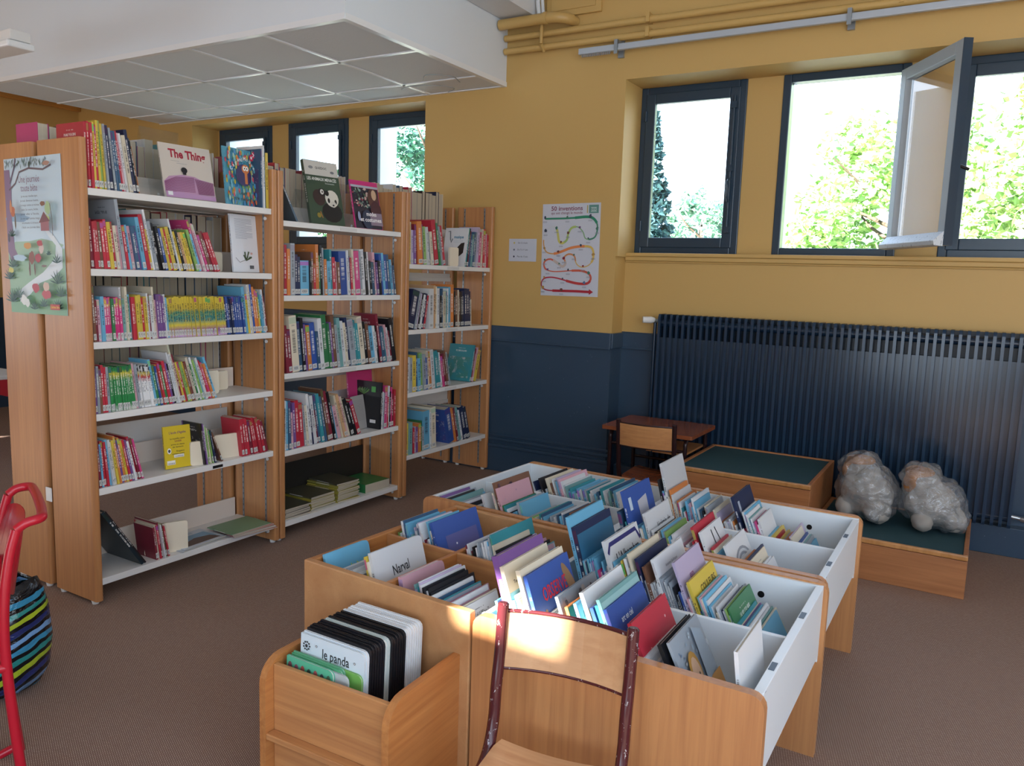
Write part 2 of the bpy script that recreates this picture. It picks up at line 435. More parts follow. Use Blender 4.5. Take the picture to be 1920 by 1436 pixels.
wall('wall_left', up_dn(-9, -8.6, .3, 5.13) + [((-8.66, -8.6, -2.06, .3, 0, .8), 1), ((-8.66, -8.6, -2.06, .3, 1.7, 3.75), 0), ((-8.66, -8.6, -2.06, -1.9, .8, 1.7), 0)], [M_YEL, M_BLU])  # opening added out of view for sky light and floor bounce
# right and rear walls: unseen openings added for fill, one slot shapes the sun
rw = [((3.2, 3.5, -2.06, 5.13, 0, .9), 1), ((3.2, 3.5, -2.06, 5.13, 3.5, 3.75), 0)]
for a, b in ((-2.06, -1.5), (1.1, 5.13)): rw.append(((3.2, 3.5, a, b, .9, 3.5), 0))
wall('wall_right', rw, [M_YEL, M_BLU])
fw_ = [((-9, -8.0, -2.06, -2.0, 0, 3.75), 0), ((-8.0, -5.7, -2.06, -2.0, 0, .3), 0), ((-8.0, -5.7, -2.06, -2.0, 1.56, 3.75), 0), ((-5.7, -2.91, -2.06, -2.0, 0, 3.75), 0),
       ((-2.91, -2.49, -2.06, -2.0, 0, 2.44), 0), ((-2.91, -2.49, -2.06, -2.0, 2.61, 3.75), 0),
       ((-2.49, -1.5, -2.06, -2.0, 0, 3.75), 0), ((-1.5, .2, -2.06, -2.0, 0, .3), 0), ((-1.5, .2, -2.06, -2.0, 1.58, 3.75), 0), ((.2, .35, -2.06, -2.0, 0, 3.75), 0),  # low opening added so the sunlit floor bounces light
       ((.35, 3.05, -2.06, -2.0, 0, .8), 0), ((.35, 3.05, -2.06, -2.0, 3.5, 3.75), 0), ((3.05, 3.2, -2.06, -2.0, 0, 3.75), 0)]
wall('wall_front', fw_, [M_YEL, M_BLU])
# trims: dado rail, plinth mouldings, sill ledge, skirting box
t1 = MB()
for x0, x1, y in ((-8.6, -6.73, 5.13), (-3.926, -2.255, 5.13), (-6.73, -3.926, 5.31), (-2.255, 3.2, 5.31)):
    t1.box(x0, x1, y - .018, y, 1.02, DZ + .003); t1.box(x0, x1, y - .026, y, 1.012, 1.028)
t1.box(-2.255, -2.237, 5.112, 5.31, 1.02, DZ + .003)
struct(t1.build('trim_1', M_BLU, bevel=.004))
t2 = MB()
for x0, x1, y in ((-8.6, -6.73, 5.13), (-3.926, -2.235, 5.13)):
    t2.box(x0, x1, y - .02, y, 0, .20); t2.box(x0, x1, y - .03, y, .19, .215); t2.box(x0, x1, y - .016, y, .24, .262); t2.box(x0, x1, y - .010, y, .275, .295)
t2.box(-2.235, 3.2, 5.23, 5.31, 0, .17); t2.box(-6.73, -3.926, 5.23, 5.31, 0, .17)
struct(t2.build('baseboard_back', M_BLU, bevel=.004))
t3 = MB()
for x0, x1 in ((-2.25, 3.2), (-6.73, -3.926)):
    t3.box(x0, x1, 5.275, 5.43, 1.67, 1.695); t3.box(x0, x1, 5.285, 5.31, 1.640, 1.67); t3.box(x0, x1, 5.297, 5.31, 1.628, 1.64)
struct(t3.build('trim_2', M_YEL, bevel=.005))
struct(box('trim_3', wood('orange_cornice', 'b07a3a', 'c08a48', (3, 3, 30), .5), (-8.6, -8.54, -2, 5.13, 3.10, 3.16), bevel=.01))

# windows
def window(idx, x0, x1, open_sash=None, big=False):
    o = bpy.data.objects.new('window_%d' % idx, None); COL.objects.link(o); o['kind'] = 'structure'
    o.location = ((x0 + x1) / 2, 5.46, 1.695)
    hw = (x1 - x0) / 2; H = 1.145
    fr = MB(); y0, y1 = -.04, .05
    fw = .05
    fr.box(-hw, -hw + fw, y0, y1, 0, H); fr.box(hw - fw, hw, y0, y1, 0, H); fr.box(-hw + fw, hw - fw, y0, y1, 0, .05); fr.box(-hw + fw, hw - fw, y0, y1, H - .05, H)
    fr.build('window_frame', M_FRB, o, bevel=.006)
    def sash(parent, w, h, mat):
        s = MB(); e = .068
        s.box(0, e, -.022, .022, 0, h); s.box(w - e, w, -.022, .022, 0, h); s.box(e, w - e, -.022, .022, 0, e); s.box(e, w - e, -.022, .022, h - e, h)
        so_ = s.build('sash', mat, parent, bevel=.005)
        MB().box(e - .005, w - e + .005, -.003, .003, e - .005, h - e + .005).build('pane', M_GLASS, so_)
        return so_
    w = 2 * hw - 2 * fw + .02; h = H - .09
    if open_sash is None:
        s = sash(o, w, h, M_FRB); s.location = (-w / 2, -.028, .045)
        b = MB(); b.tube([(0, 0, .10), (0, 0, h - .06)], .008, 8)
        for z in (.12, h - .12, h * .5): b.box(-.018, .018, -.012, .012, z - .02, z + .02)
        b.build('espagnolette_rod', M_FRB, s, loc=(w - .032, -.036, 0))
        b = MB(); b.tube(bez([(0, -.02, h * .43), (0, -.05, h * .40), (0, -.045, h * .33), (0, -.02, h * .29)], 5), .009, 8)
        b.tube([(0, -.0, h * .43), (0, -.03, h * .43)], .011, 8); b.tube([(0, 0, h * .29), (0, -.02, h * .29)], .009, 8)
        b.build('window_handle', M_FRB, s, loc=(w - .032, -.03, 0))
        b = MB()
        for z in (.15, h - .15): b.tube([(0, 0, z - .035), (0, 0, z + .035)], .009, 8)
        b.build('hinge', M_FRB, s, loc=(.004, -.026, 0))
    else:
        s = sash(o, w, h, cm('a9b4bd', .45)); s.location = (hw - fw + .015, -.045, .045)
        s.rotation_euler = (0, 0, rad(180 + open_sash))
        # local: x runs from hinge to free edge; exterior side is local -y
        b = MB(); b.prism([(-.022, -.005), (-.07, 0), (-.075, .025), (-.022, .075)], 'x', 0.02, w - .0)
        b.build('drip_rail', m_chipped('peeling_white_paint', 'cfd6dc', '7f8a94', .5, .6), s, bevel=.004)
        MB().box(0, .068, .0225, .026, 0, h).box(w - .068, w, .0225, .026, 0, h).box(.06, w - .06, .0225, .026, 0, .07).box(.06, w - .06, .0225, .026, h - .07, h).box(w + .0002, w + .004, -.022, .026, 0, h).build('sash_face', M_FRB, s)
        b = MB(); b.tube([(w - .03, .035, .1), (w - .03, .035, h - .1)], .008, 8); b.tube([(w - .03, .03, h * .4), (w - .03, .09, h * .38)], .009, 8)
        b.build('window_handle', M_BLACK, s)
    return o
k = 1
for i, (a, b) in enumerate(WINS): window(k, a, b, 121 if i == 1 else None); k += 1
for a, b in LWINS: window(k, a, b); k += 1

# dropped ceiling box with tiles
M_TILE = m_wall('mineral_tile', 'dde2e6', .25, .9)
SX0, SX1, SY0, SY1, SZ = -7.2, -3.19, 3.43, 5.13, 2.88
sb = MB(); sb.box(SX0, SX1, SY0, SY0 + .06, SZ + .005, 3.75); sb.box(SX1 - .06, SX1, SY0 + .06, SY1, SZ + .005, 3.75); sb.box(SX0, SX0 + .06, SY0 + .06, SY1, SZ + .005, 3.75)
sb.box(SX0 + .06, SX1 - .06, SY0 + .06, SY1, SZ + .05, SZ + .07)
sof = struct(sb.build('ceiling_box', m_wall('white_fascia_paint', 'e2eaf1', .02, .6)))
g = MB(); T = .685; ew = .030
g.box(SX0, SX1, SY0, SY0 + ew, SZ - .004, SZ + .004); g.box(SX1 - ew, SX1, SY0 + ew, SY1, SZ - .004, SZ + .004); g.box(SX0, SX1, SY1 - .02, SY1, SZ - .003, SZ + .004)
g.box(SX0, SX1, SY0 - .006, SY0, SZ - .004, SZ + .03); g.box(SX1, SX1 + .006, SY0 + .001, SY1, SZ - .004, SZ + .03)
xs = [SX1 - i * T for i in range(0, 7) if SX1 - i * T > SX0] + [SX0]; ys = [SY0, SY0 + T, SY0 + 2 * T, SY1]
for x in xs[1:-1]: g.box(x - .012, x + .012, SY0, SY1, SZ - .0015, SZ + .006)
for y in ys[1:-1]: g.box(SX0, SX1, y - .012, y + .012, SZ - .0015, SZ + .006)
g.build('ceiling_grid', cm('e8ebee', .3), sof)
for i in range(len(xs) - 1):
    for j in range(3):
        box('ceiling_tile', M_TILE, (xs[i + 1] + .008, xs[i] - .008, ys[j] + .008, ys[j + 1] - .008, SZ + .006, SZ + .018), sof)
wr = MB(); wr.tube(bez([(-3.95, 4.86, SZ - .01), (-3.83, 4.80, SZ - .012), (-3.62, 4.86, SZ - .012), (-3.55, 4.98, SZ - .012), (-3.66, 5.06, SZ - .012)], 6), .003, 6)
wr.tube(bez([(-3.62, 4.70, SZ - .01), (-3.50, 4.58, SZ - .012), (-3.36, 4.68, SZ - .012), (-3.40, 4.84, SZ - .012)], 6), .003, 6)
tag(wr.build('cable', cm('9aa2a8', .5)), 'thin grey cable looped under the dropped ceiling tiles', 'cable')
struct(box('ceiling_beam', M_WHT, (-3.184, -2.93, -2, 5.13, 3.32, 3.75)))

# pipes and curtain rail high on the back wall
M_PYEL = m_wall('yellow_pipe_paint', 'caa664', .02, .4)
p = thing('heating_pipe', 'thick yellow-painted pipe with elbow at the ceiling box, highest of the wall pipes', 'pipe', (-3.1, 5.0, 3.27))
MB().tube([(-.075, 0, 0), (.30, 0, 0)], .036, 16).build('pipe_run', M_PYEL, p)
MB().tube(bez([(.30, 0, 0), (.38, .005, -.004), (.44, .05, -.008), (.46, .13, -.01)], 6), .036, 16).build('elbow', M_PYEL, p)
MB().tube([(.285, 0, 0), (.31, 0, 0)], .041, 16).build('collar', M_PYEL, p)
for z, lab, nm in ((3.20, 'long thin yellow pipe along the back wall, upper of the two parallel ones', 'u'), (3.11, 'long thin yellow pipe along the back wall, lower of the two parallel ones', 'l')):
    p = thing('heating_pipe', lab, 'pipe', (-3.18, 5.085, z))
    MB().tube([(0, 0, 0), (6.3, 0, -.05)], .023, 12).build('pipe_run', M_PYEL, p)
    for xx in (1.1, 2.6, 4.4): MB().box(xx - .012, xx + .012, -.03, .04, -.03, .03).build('pipe_clip', M_PYEL, p)
tag(MB().tube([(-2.86, 5.045, 3.30), (-2.86, 5.045, 3.12)], .013, 10).tube([(-2.86, 5.045, 3.12), (-2.86, 5.09, 3.08)], .013, 10).build('riser_pipe', M_PYEL), 'short vertical yellow pipe crossing the two long wall pipes', 'pipe')
tag(MB().tube([(-2.905, 5.06, 3.75), (-2.905, 5.06, 3.40), (-2.89, 5.06, 3.31)], .016, 10).tube([(-2.87, 5.06, 3.75), (-2.87, 5.06, 3.42), (-2.86, 5.06, 3.33)], .012, 10).build('riser_pipe', M_WHT), 'pair of white vertical pipes beside the ceiling box', 'pipe')
struct(MB().box(-2.86, -2.44, 5.105, 5.13, 3.30, 3.62).build('trim_4', M_YEL, bevel=.004))
struct(box('trim_5', M_YEL, (-2.82, -2.48, 5.098, 5.106, 3.34, 3.60), bevel=.003))
cr = thing('curtain_rail', 'long bare white metal curtain rail above the windows on the back wall', 'curtain rail', (-2.56, 5.05, 3.03))
MB().box(0, 5.5, -.018, .012, -.02, .02).build('rail', cm('b9c2cc', .3, .3), cr, bevel=.004)
for xx in (.28, 1.72, 3.1, 4.6):
    MB().box(xx - .012, xx + .012, -.026, .075, -.006, .045).box(xx - .012, xx + .012, -.03, -.02, -.045, .045).box(xx - .02, xx + .02, .06, .08, -.05, .06).build('bracket', cm('9fa8b0', .3, .6), cr)
hk = MB()
for i in range(16): hk.box(.02 + i * .0135, .027 + i * .0135, -.004, .002, -.036, -.02)
hk.build('curtain_glides', cm('8a8f94', .4), cr)
fx = thing('ceiling_light', 'white fluorescent light fixture end at the upper left edge', 'light fixture', (-4.72, 2.5, 2.71))
MB().box(-1.4, 0, -.05, .06, -.01, .045).build('housing', M_WHITE, fx, bevel=.004)
MB().box(-1.38, .006, -.07, .08, -.05, -.012).build('diffuser', cm('eef1f2', .3), fx, bevel=.01)
MB().tube([(-.4, 0, .04), (-.4, 0, 1.04)], .006, 6).tube([(-1.2, 0, .04), (-1.2, 0, 1.04)], .006, 6).build('hanger', M_WHITE, fx)

# ------------------------------------------------------------------ radiator
rd = thing('radiator', 'long dark blue painted column radiator under the windows', 'radiator', (-1.93, 5.17, .18))
RW, RH = 2.15, 1.10; NF = 52
mb = MB().prism([(0, .02), (.012, 0), (.115, 0), (.13, .02), (.13, RH - .02), (.115, RH), (.012, RH), (0, RH - .02)], 'x', -.0085, .0085)
fin0 = mb.build('fin', M_RADB, rd, loc=(.0085, -.01, 0), bevel=.004)
for i in range(1, NF):
    f_ = fin0.copy(); COL.objects.link(f_); f_.location.x = .0085 + i * (RW - .017) / (NF - 1)
MB().box(0, RW, .03, .10, .04, RH - .16).build('water_channel', M_RADB, rd)
MB().box(0, RW, .085, .11, .02, RH - .006).build('back_plate', cm('16222f', .4), rd)
MB().tube([(0, .055, RH - .06), (RW, .055, RH - .06)], .026, 12).build('header_pipe', M_RADB, rd)
MB().tube([(0, .055, .05), (RW, .055, .05)], .026, 12).build('header_pipe', M_RADB, rd)
MB().tube([(0, .05, RH - .05), (-.06, .05, RH - .05)], .014, 10).build('valve_body', M_GREY, rd)
MB().tube([(-.05, .05, RH - .045), (-.065, .03, RH - .045), (-.115, .0, RH - .045)], [.016, .024, .022], 14).build('valve_knob', M_WHITE, rd)
MB().tube([(-.045, .06, RH - .05), (-.045, .06, -.10)], .012, 10).tube([(-.02, .09, RH - .06), (-.02, .09, -.12)], .009, 8).build('feed_pipe', M_RADB, rd)
MB().tube([(RW, .05, .06), (RW + .05, .05, .055)], .012, 10).tube([(RW + .05, .04, .055), (RW + .075, .03, .055)], .017, 10).build('return_valve', cm('b9bec4', .25, .8), rd)

# ------------------------------------------------------------------ posters and sheet on the pier
def inventions_poster():
    W_, H_ = .46, .655
    t = thing('poster', 'tall white poster "50 inventions" with a winding coloured path on the yellow pier', 'poster', (-2.835, 5.128, 1.372), rot=(0, rad(-.6), 0))
    MB().box(0, W_, -.0015, 0, 0, H_).build('paper', cm('c9cdd8', .5), t)
    P = Print((0, -.0015, 0), (1, 0, 0), (0, 0, 1))
    P.text('50 inventions', .195, H_ - .035, .044, '7a2848', .012, .25).text('qui ont changé le monde', .195, H_ - .066, .026, '7a2848', .004, .25)
    P.rect(.37, .445, H_ - .072, H_ - .014, '5f8f88').rect(.385, .43, H_ - .062, H_ - .03, 'a9c4c0').text('DOC', .408, H_ - .046, .022, '2f4a50', .01).rect(.355, .362, H_ - .07, H_ - .016, 'b0a050')
    def U(px, py): return ((px - 545) / 800 * W_ * 1.0 , H_ - (py - 90) / 1260 * H_)
    path = [((585, 290), (700, 290), (850, 290), (1000, 285), (1150, 275), (1240, 290), (1300, 360), (1310, 450), (1285, 540), (1220, 575), (1150, 560), (1120, 480), (1050, 410), (960, 420), (915, 500), (900, 580), (840, 625), (790, 600), (770, 500), (740, 410), (660, 410), (600, 470), (570, 580), (580, 680), (620, 750), (720, 770), (830, 740), (960, 690), (1100, 670), (1230, 680), (1270, 760), (1260, 860), (1200, 930), (1110, 950), (1040, 900), (1010, 800), (930, 775), (870, 820), (890, 900), (850, 945), (780, 900), (680, 845), (600, 870), (585, 930), (620, 990), (720, 1015), (850, 1010), (980, 1000), (1120, 1000), (1220, 1040), (1245, 1110), (1200, 1170), (1080, 1175), (950, 1150), (820, 1115), (700, 1095), (600, 1110), (555, 1170), (570, 1240), (640, 1275), (760, 1280), (900, 1280), (1050, 1280), (1230, 1285))][0]
    pts = [(v.x, v.y) for v in bez([(U(*q)[0], U(*q)[1], 0) for q in path], 3)]
    cols = ['2f8a6a', '2f8a6a', '4a8a70', '7fae7a', 'a8c070', 'cfc870', 'c8cdd2', 'd8a060', 'e08850', 'd8b860', 'd8b060', 'd89060', 'c8b8b0', 'd86850', 'd86040', 'd06048', 'c04040', 'b83048', 'a82840', 'b02838']
    n = len(pts); k = len(cols)
    for i in range(k):
        a, b = i * (n - 1) // k, (i + 1) * (n - 1) // k
        P.stroke(pts[a:b + 1], .013 + .006 * sin(i * 1.7), cols[i])
    e = U(1235, 1285); P.poly([(e[0] - .005, e[1] - .020), (e[0] + .028, e[1]), (e[0] - .005, e[1] + .020)], 'b02838')
    r2 = random.Random(3)
    for i in range(0, n - 4, 7):
        x, y = pts[i]; h = r2.choice(['8a3038', '3a4658', 'b08848', '6a4a7a', '4a7a68', '704038', '5878a0'])
        a = r2.uniform(.006, .014); P.poly([(x + a * cos(t_) * r2.uniform(.6, 1.3), y + .008 + a * sin(t_) * r2.uniform(.6, 1.3)) for t_ in [j * pi / 4 for j in range(8)]], h)
        for q_ in (0, 1): P.rect(x - .016, x + .016, y - .022 - q_ * .006, y - .0195 - q_ * .006, '8f95a2')
    P.build('printed_path', t)
inventions_poster()
t = thing('sheet', 'small white sheet with three printed age lines beside the poster', 'sheet', (-3.12, 5.129, 1.615))
MB().box(0, .235, -.0012, 0, 0, .165).build('paper', cm('c4c9d4', .5), t)
P = Print((0, -.0012, 0), (1, 0, 0), (0, 0, 1))
for i, (h, s) in enumerate((('c8b860', 'De 2 à 6 ans'), ('606878', 'De 7 à 11 ans'), ('303848', 'Plus de 12 ans'))):
    P.disc(.045, .135 - i * .05, .007, .007, h).text(s, .118, .135 - i * .05, .016, '3a3f4c', .004)
P.build('printed_lines', t)

# ------------------------------------------------------------------ bookcases
YS = [(1.93, 1.965, 2.95, 2.985), (2.99, 3.03, 4.015, 4.055), (4.06, 4.10, 5.075, 5.113)]
ZS = [[1.81, 1.476, 1.165, .853, .523, .115], [1.757, 1.36, .935, .505, .103], [1.56, 1.13, .71, .285]]
RZ = [1.81, 1.476, 1.165, .853]
WHO = ['nearest', 'middle', 'farthest']
def bookcase(i, rear):
    y0, a, b, y1 = YS[i]
    x0, x1 = (-3.90, -3.60) if rear else (-3.56, -3.24)
    lab = '%s wooden bookcase %s' % (WHO[i], ('backing onto the front row, spines facing away' if rear else 'of the row, end panel and white shelves facing the book bins') if i == 0 else ('of the rear row' if rear else 'of the front row with white shelves'))
    if i == 2 and not rear: lab = 'farthest wooden bookcase with white shelves, standing against the wall'
    t = thing('bookcase', lab, 'bookcase', ((x0 + x1) / 2, (y0 + y1) / 2, 0), 0, None)
    ox, oy = (x0 + x1) / 2, (y0 + y1) / 2
    for p0, p1 in ((y0, a), (b, y1)):
        pl = MB().prism(rrect(x0 - ox, x1 - ox, p0 - oy, p1 - oy, .013, 3), 'z', .018, 2.01).build('side_panel', M_WOODV, t)
        for fx_ in (x0 + .04, x1 - .04):
            MB().tube([(fx_ - ox, (p0 + p1) / 2 - oy, 0), (fx_ - ox, (p0 + p1) / 2 - oy, .02)], [.014, .018], 10).build('glide', M_WHITE, t)
    for yy in (a + .0015, b - .0015):
        for xx in (x0 + .07, x1 - .07):
            MB().box(xx - .006 - ox, xx + .006 - ox, yy - .0015 - oy, yy + .0015 - oy, .05, 2.0).build('slotted_strip', M_GREY, t)
    hl = MB()
    for yy, s in ((a + .0032, 1), (b - .0032, -1)):
        for xx in (x0 + .07, x1 - .07):
            for k_ in range(60): hl.box(xx - .002 - ox, xx + .002 - ox, yy - .0002 - oy, yy + .0002 - oy, .08 + k_ * .032, .092 + k_ * .032)
    hl.build('strip_holes', cm('3a3e44', .5), t)['kind'] = 'stuff'
    zs = (RZ + [.523]) if rear else ZS[i]
    for z in zs:
        s = MB().box(x0 + .012 - ox, x1 - .01 - ox, a - oy, b - oy, z - .030, z).build('shelf', M_SHELF, t, bevel=.002)
        if rear:
            MB().box(x1 - .026 - ox, x1 - .018 - ox, a - oy, b - oy, z, z + (.20 if z < .6 else .03)).build('back_stop', M_SHELF, s)
        else:
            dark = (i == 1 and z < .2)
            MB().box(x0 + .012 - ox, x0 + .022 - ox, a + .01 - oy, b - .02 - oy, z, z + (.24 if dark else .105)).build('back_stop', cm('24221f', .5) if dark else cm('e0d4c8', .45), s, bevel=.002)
    cams = MB()
    for z in zs:
        for yy, s_ in ((b - .004, 1),):
            for xx in (x1 - .05,):
                cams.tube([(xx - ox, yy - oy, z - .05), (xx - ox, yy - .006 - oy, z - .05)], .009, 10)
    if not rear: cams.build('shelf_pin', M_WHITE, t)
    if i > 0 and not rear:
        for z in zs[:3]:
            MB().box(x1 - .0105 - ox, x1 - .0085 - ox, -.06, .08, z - .024, z - .006).build('shelf_label', cm('d0ceca', .4), t)
    if i == 0 and not rear:
        MB().box(x1 - .0105 - ox, x1 - .0085 - ox, .10, .16, zs[4] - .024, zs[4] - .010).build('shelf_label', M_BLACK, t)
    return t
for i in range(3): bookcase(i, False); bookcase(i, True)
tag(box('joining_plate', M_WHITE, (-3.60, -3.555, 1.924, 1.930, .42, .485), bevel=.003), 'small white plate joining the two end panels of the nearest bookcase', 'bracket')
t = thing('poster', 'tall illustrated garden poster "Une journée toute bête" on the near end panel', 'poster', (-3.812, 1.9285, 1.268), rot=(0, rad(-.6), 0))
PW, PH = .445, .675
MB().box(0, PW, -.0012, 0, 0, PH).build('paper', cm('c6dcea', .35), t)
P = Print((0, -.0012, 0), (1, 0, 0), (0, 0, 1))
def U(x, y): return (x * PW, y * PH)
def blob(cx, cy, rx, ry, h, n=14, j=.18, seed=0):
    r = random.Random(seed); P.poly([(cx * PW + rx * PW * cos(2 * pi * k / n) * (1 + r.uniform(-j, j)), cy * PH + ry * PH * sin(2 * pi * k / n) * (1 + r.uniform(-j, j))) for k in range(n)], h)
P.rect(0, PW, 0, PH * .42, '9cc0a4'); blob(.5, .42, .5, .06, 'a8c8b0', seed=1); blob(.2, .62, .2, .03, '94b4d0', seed=2)
P.rect(PW * .0, PW, PH * .0, PH * .16, '88b490')
P.poly([U(.0, .93), U(.10, .93), U(.12, .8), U(.10, .6), U(.13, .42), U(.2, .36), U(.06, .34), U(.0, .4)], '8a7090')
P.stroke([U(.08, .8), U(.2, .84), U(.28, .91), U(.45, .93), U(.7, .915), U(.84, .94)], .008, '6a5860').stroke([U(.1, .84), U(.2, .95), U(.22, 1)], .010, '6a5870').stroke([U(.45, .93), U(.5, 1)], .005, '6a5860')
P.poly([U(.15, .14), U(.35, .2), U(.62, .27), U(.84, .36), U(.86, .44), U(.74, .5), U(.66, .55), U(.72, .55), U(.84, .5), U(.97, .42), U(.96, .3), U(.8, .24), U(.55, .2), U(.36, .12), U(.18, .07)], 'dfeaf0')
r2 = random.Random(11)
for k in range(60):
    x = r2.uniform(.03, .75); y = r2.uniform(.955, 1.0); a_ = r2.uniform(-2.2, -1.0); L_ = r2.uniform(.012, .024)
    P.stroke([(x * PW, y * PH), (x * PW + cos(a_) * L_ * .5, y * PH + sin(a_) * L_ * .5), (x * PW + cos(a_) * L_, y * PH + sin(a_) * L_)], [.002, .005, .001], r2.choice(['2a4640', '4a6a5a', '3a5048']))
for (cx, cy, n_, s_) in ((.07, .07, 9, .06), (.04, .22, 8, .05), (.12, .30, 7, .05), (.9, .2, 7, .06), (.95, .12, 7, .05), (.14, .5, 6, .035), (.22, .1, 7, .05), (.9, .04, 8, .045), (.66, .05, 6, .04), (.5, .03, 6, .04), (.8, .38, 5, .02), (.93, .33, 6, .04)):
    for k in range(n_):
        a_ = pi * (k + .5) / n_; P.stroke([(cx * PW, cy * PH), (cx * PW + cos(a_) * s_ * .5, cy * PH + sin(a_) * s_ * .6), (cx * PW + cos(a_) * s_, cy * PH + sin(a_) * s_)], [.002, .008, .001], r2.choice(['1f4640', '2c5a48', '24504c']))
for (x, y, rx, ry, h) in ((.2, .66, .045, .035, 'c06a40'), (.17, .69, .02, .04, 'd08858'), (.24, .59, .012, .05, '605030'), (.83, .945, .06, .014, 'b08878'), (.74, .70, .04, .015, '8a5a40'), (.44, .44, .07, .02, 'd09850'), (.5, .36, .05, .04, '8a4a3a'), (.46, .29, .014, .05, '6a3a30'), (.55, .29, .012, .04, '6a3a30'), (.68, .42, .04, .032, 'd8c0b8'), (.66, .455, .05, .02, 'b8404a'), (.62, .36, .05, .028, 'b03848'), (.72, .31, .045, .008, '806860'), (.55, .17, .06, .03, 'b83a48'), (.74, .13, .075, .03, 'c05058'), (.74, .18, .05, .03, 'd8b8a8'), (.33, .09, .05, .035, 'e4e8e4'), (.39, .07, .04, .03, 'dfe4e0'), (.12, .28, .05, .018, 'd0c860'), (.8, .6, .05, .03, 'b8d080'), (.83, .67, .05, .04, 'a8c490'), (.12, .49, .02, .03, '504858'), (.3, .36, .12, .022, 'b4d0e4')):
    blob(x, y, rx, ry, h, seed=int(x * 900))
P.rect(.70 * PW, .84 * PW, .53 * PH, .59 * PH, 'a06068').poly([U(.67, .58), U(.76, .65), U(.86, .59)], '7a4048').stroke([U(.9, .5), U(.9, .6), U(.87, .7)], .004, '5a5048')
P.text('Une journée', .235, PH * .855, .042, '7a5878', .0, .165).text('toute bête', .235, PH * .80, .042, '7a5878', .0, .13)
for k, s in enumerate(("Je me suis réveillée lapin,", "je suis devenue loutre,", "j'ai mangé comme un moineau,", "puis j'ai couru, biche,", "pour aller à l'école,", "j'ai été sage comme image,", "et la chouette m'a dit bonsoir,", "c'était une journée bête")):
    P.text(s, .235, PH * (.75 - k * .028), .0125, '4a5468', .002, .13 + .012 * (k % 3))
P.rect(.80 * PW, .965 * PW, .035 * PH, .07 * PH, 'b83030').text("j'aime lire", .883 * PW, .052 * PH, .017, 'e8c040', .02, .066)
P.build('printed_picture', t)

# ------------------------------------------------------------------ books
PAL = {'R': ('b83040', 'red'), 'r': ('7e2a3a', 'dark red'), 'P': ('c4447c', 'bright pink'), 'p': ('d0a0aa', 'pale pink'), 'O': ('cc7c40', 'orange'),
       'Y': ('d2b848', 'yellow'), 'G': ('35784a', 'green'), 'g': ('8ab060', 'light green'), 'T': ('3a8e98', 'teal'), 'B': ('34529a', 'blue'),
       'b': ('6aaccc', 'light blue'), 'N': ('222c4e', 'navy'), 'V': ('74508c', 'purple'), 'W': ('d4d6d8', 'white'), 'C': ('d4cab4', 'cream'),
       'K': ('202024', 'black'), 'S': ('98a0a8', 'grey'), 'M': ('74503e', 'brown'), 'L': ('b4a6c0', 'lilac'), 'F': ('76a4a4', 'sea green'),
       'Z': ('c0ac48', 'yellow and blue'), 'X': ('35784a', 'green patterned'), 'Q': ('e0e0e0', 'white and red'), 'H': ('c04478', 'pink and yellow'), 'D': ('3a5a78', 'slate blue'), 'A': ('c8a078', 'tan')}
SERIES = {'Z': M_SERIES, 'X': M_SERIESG, 'Q': M_SERIESW, 'H': M_SERIESP}
MC = {}
def cover_mesh(t, d, h, kind):
    k = ('c', round(t, 4), round(d, 3), round(h, 3), kind)
    if k in MC: return MC[k]
    m = MB()
    if kind == 'board':
        c = min(.0022, t * .28); r_ = .018
        m.prism(rrect(0, d, 0, h, r_, 3, (0, 1, 1, 0)), 'x', 0, c); m.prism(rrect(0, d, 0, h, r_, 3, (0, 1, 1, 0)), 'x', t - c, t); m.box(c, t - c, 0, c, 0, h)
    else:
        c = min(.0028 if kind == 'hard' else .0007, t * .2)
        m.box(0, c, 0, d, 0, h); m.box(t - c, t, 0, d, 0, h); m.box(c, t - c, 0, c, 0, h)
    me = bpy.data.meshes.new('cover'); me.from_pydata(m.v, [], m.f)
    bm = bmesh.new(); bm.from_mesh(me); bmesh.ops.recalc_face_normals(bm, faces=bm.faces); bm.to_mesh(me); bm.free()
    MC[k] = me; return me
def pages_mesh(t, d, h, kind):
    k = ('p', round(t, 4), round(d, 3), round(h, 3), kind)
    if k in MC: return MC[k]
    m = MB(); e = .003 if kind == 'hard' else .0008; c = min(.0028 if kind == 'hard' else .0007, t * .2)
    if kind == 'board': m.prism(rrect(.003, d - .0015, .0015, h - .0015, .016, 3, (0, 1, 1, 0)), 'x', min(.0022, t * .28) + .0002, t - min(.0022, t * .28) - .0002)
    else: m.box(c, t - c, c, d - e, e, h - e)
    me = bpy.data.meshes.new('pages'); me.from_pydata(m.v, [], m.f); me.materials.append(M_PAGES)
    bm = bmesh.new(); bm.from_mesh(me); bmesh.ops.recalc_face_normals(bm, faces=bm.faces); bm.to_mesh(me); bm.free()
    MC[k] = me; return me
def link_mesh(name, me, parent=None, mat=None, color=None):
    o = bpy.data.objects.new(name, me); COL.objects.link(o)
    if parent: o.parent = parent
    if mat:
        if not me.materials: me.materials.append(mat)
        o.material_slots[0].link = 'OBJECT'; o.material_slots[0].material = mat
    if color: o.color = color
    return o
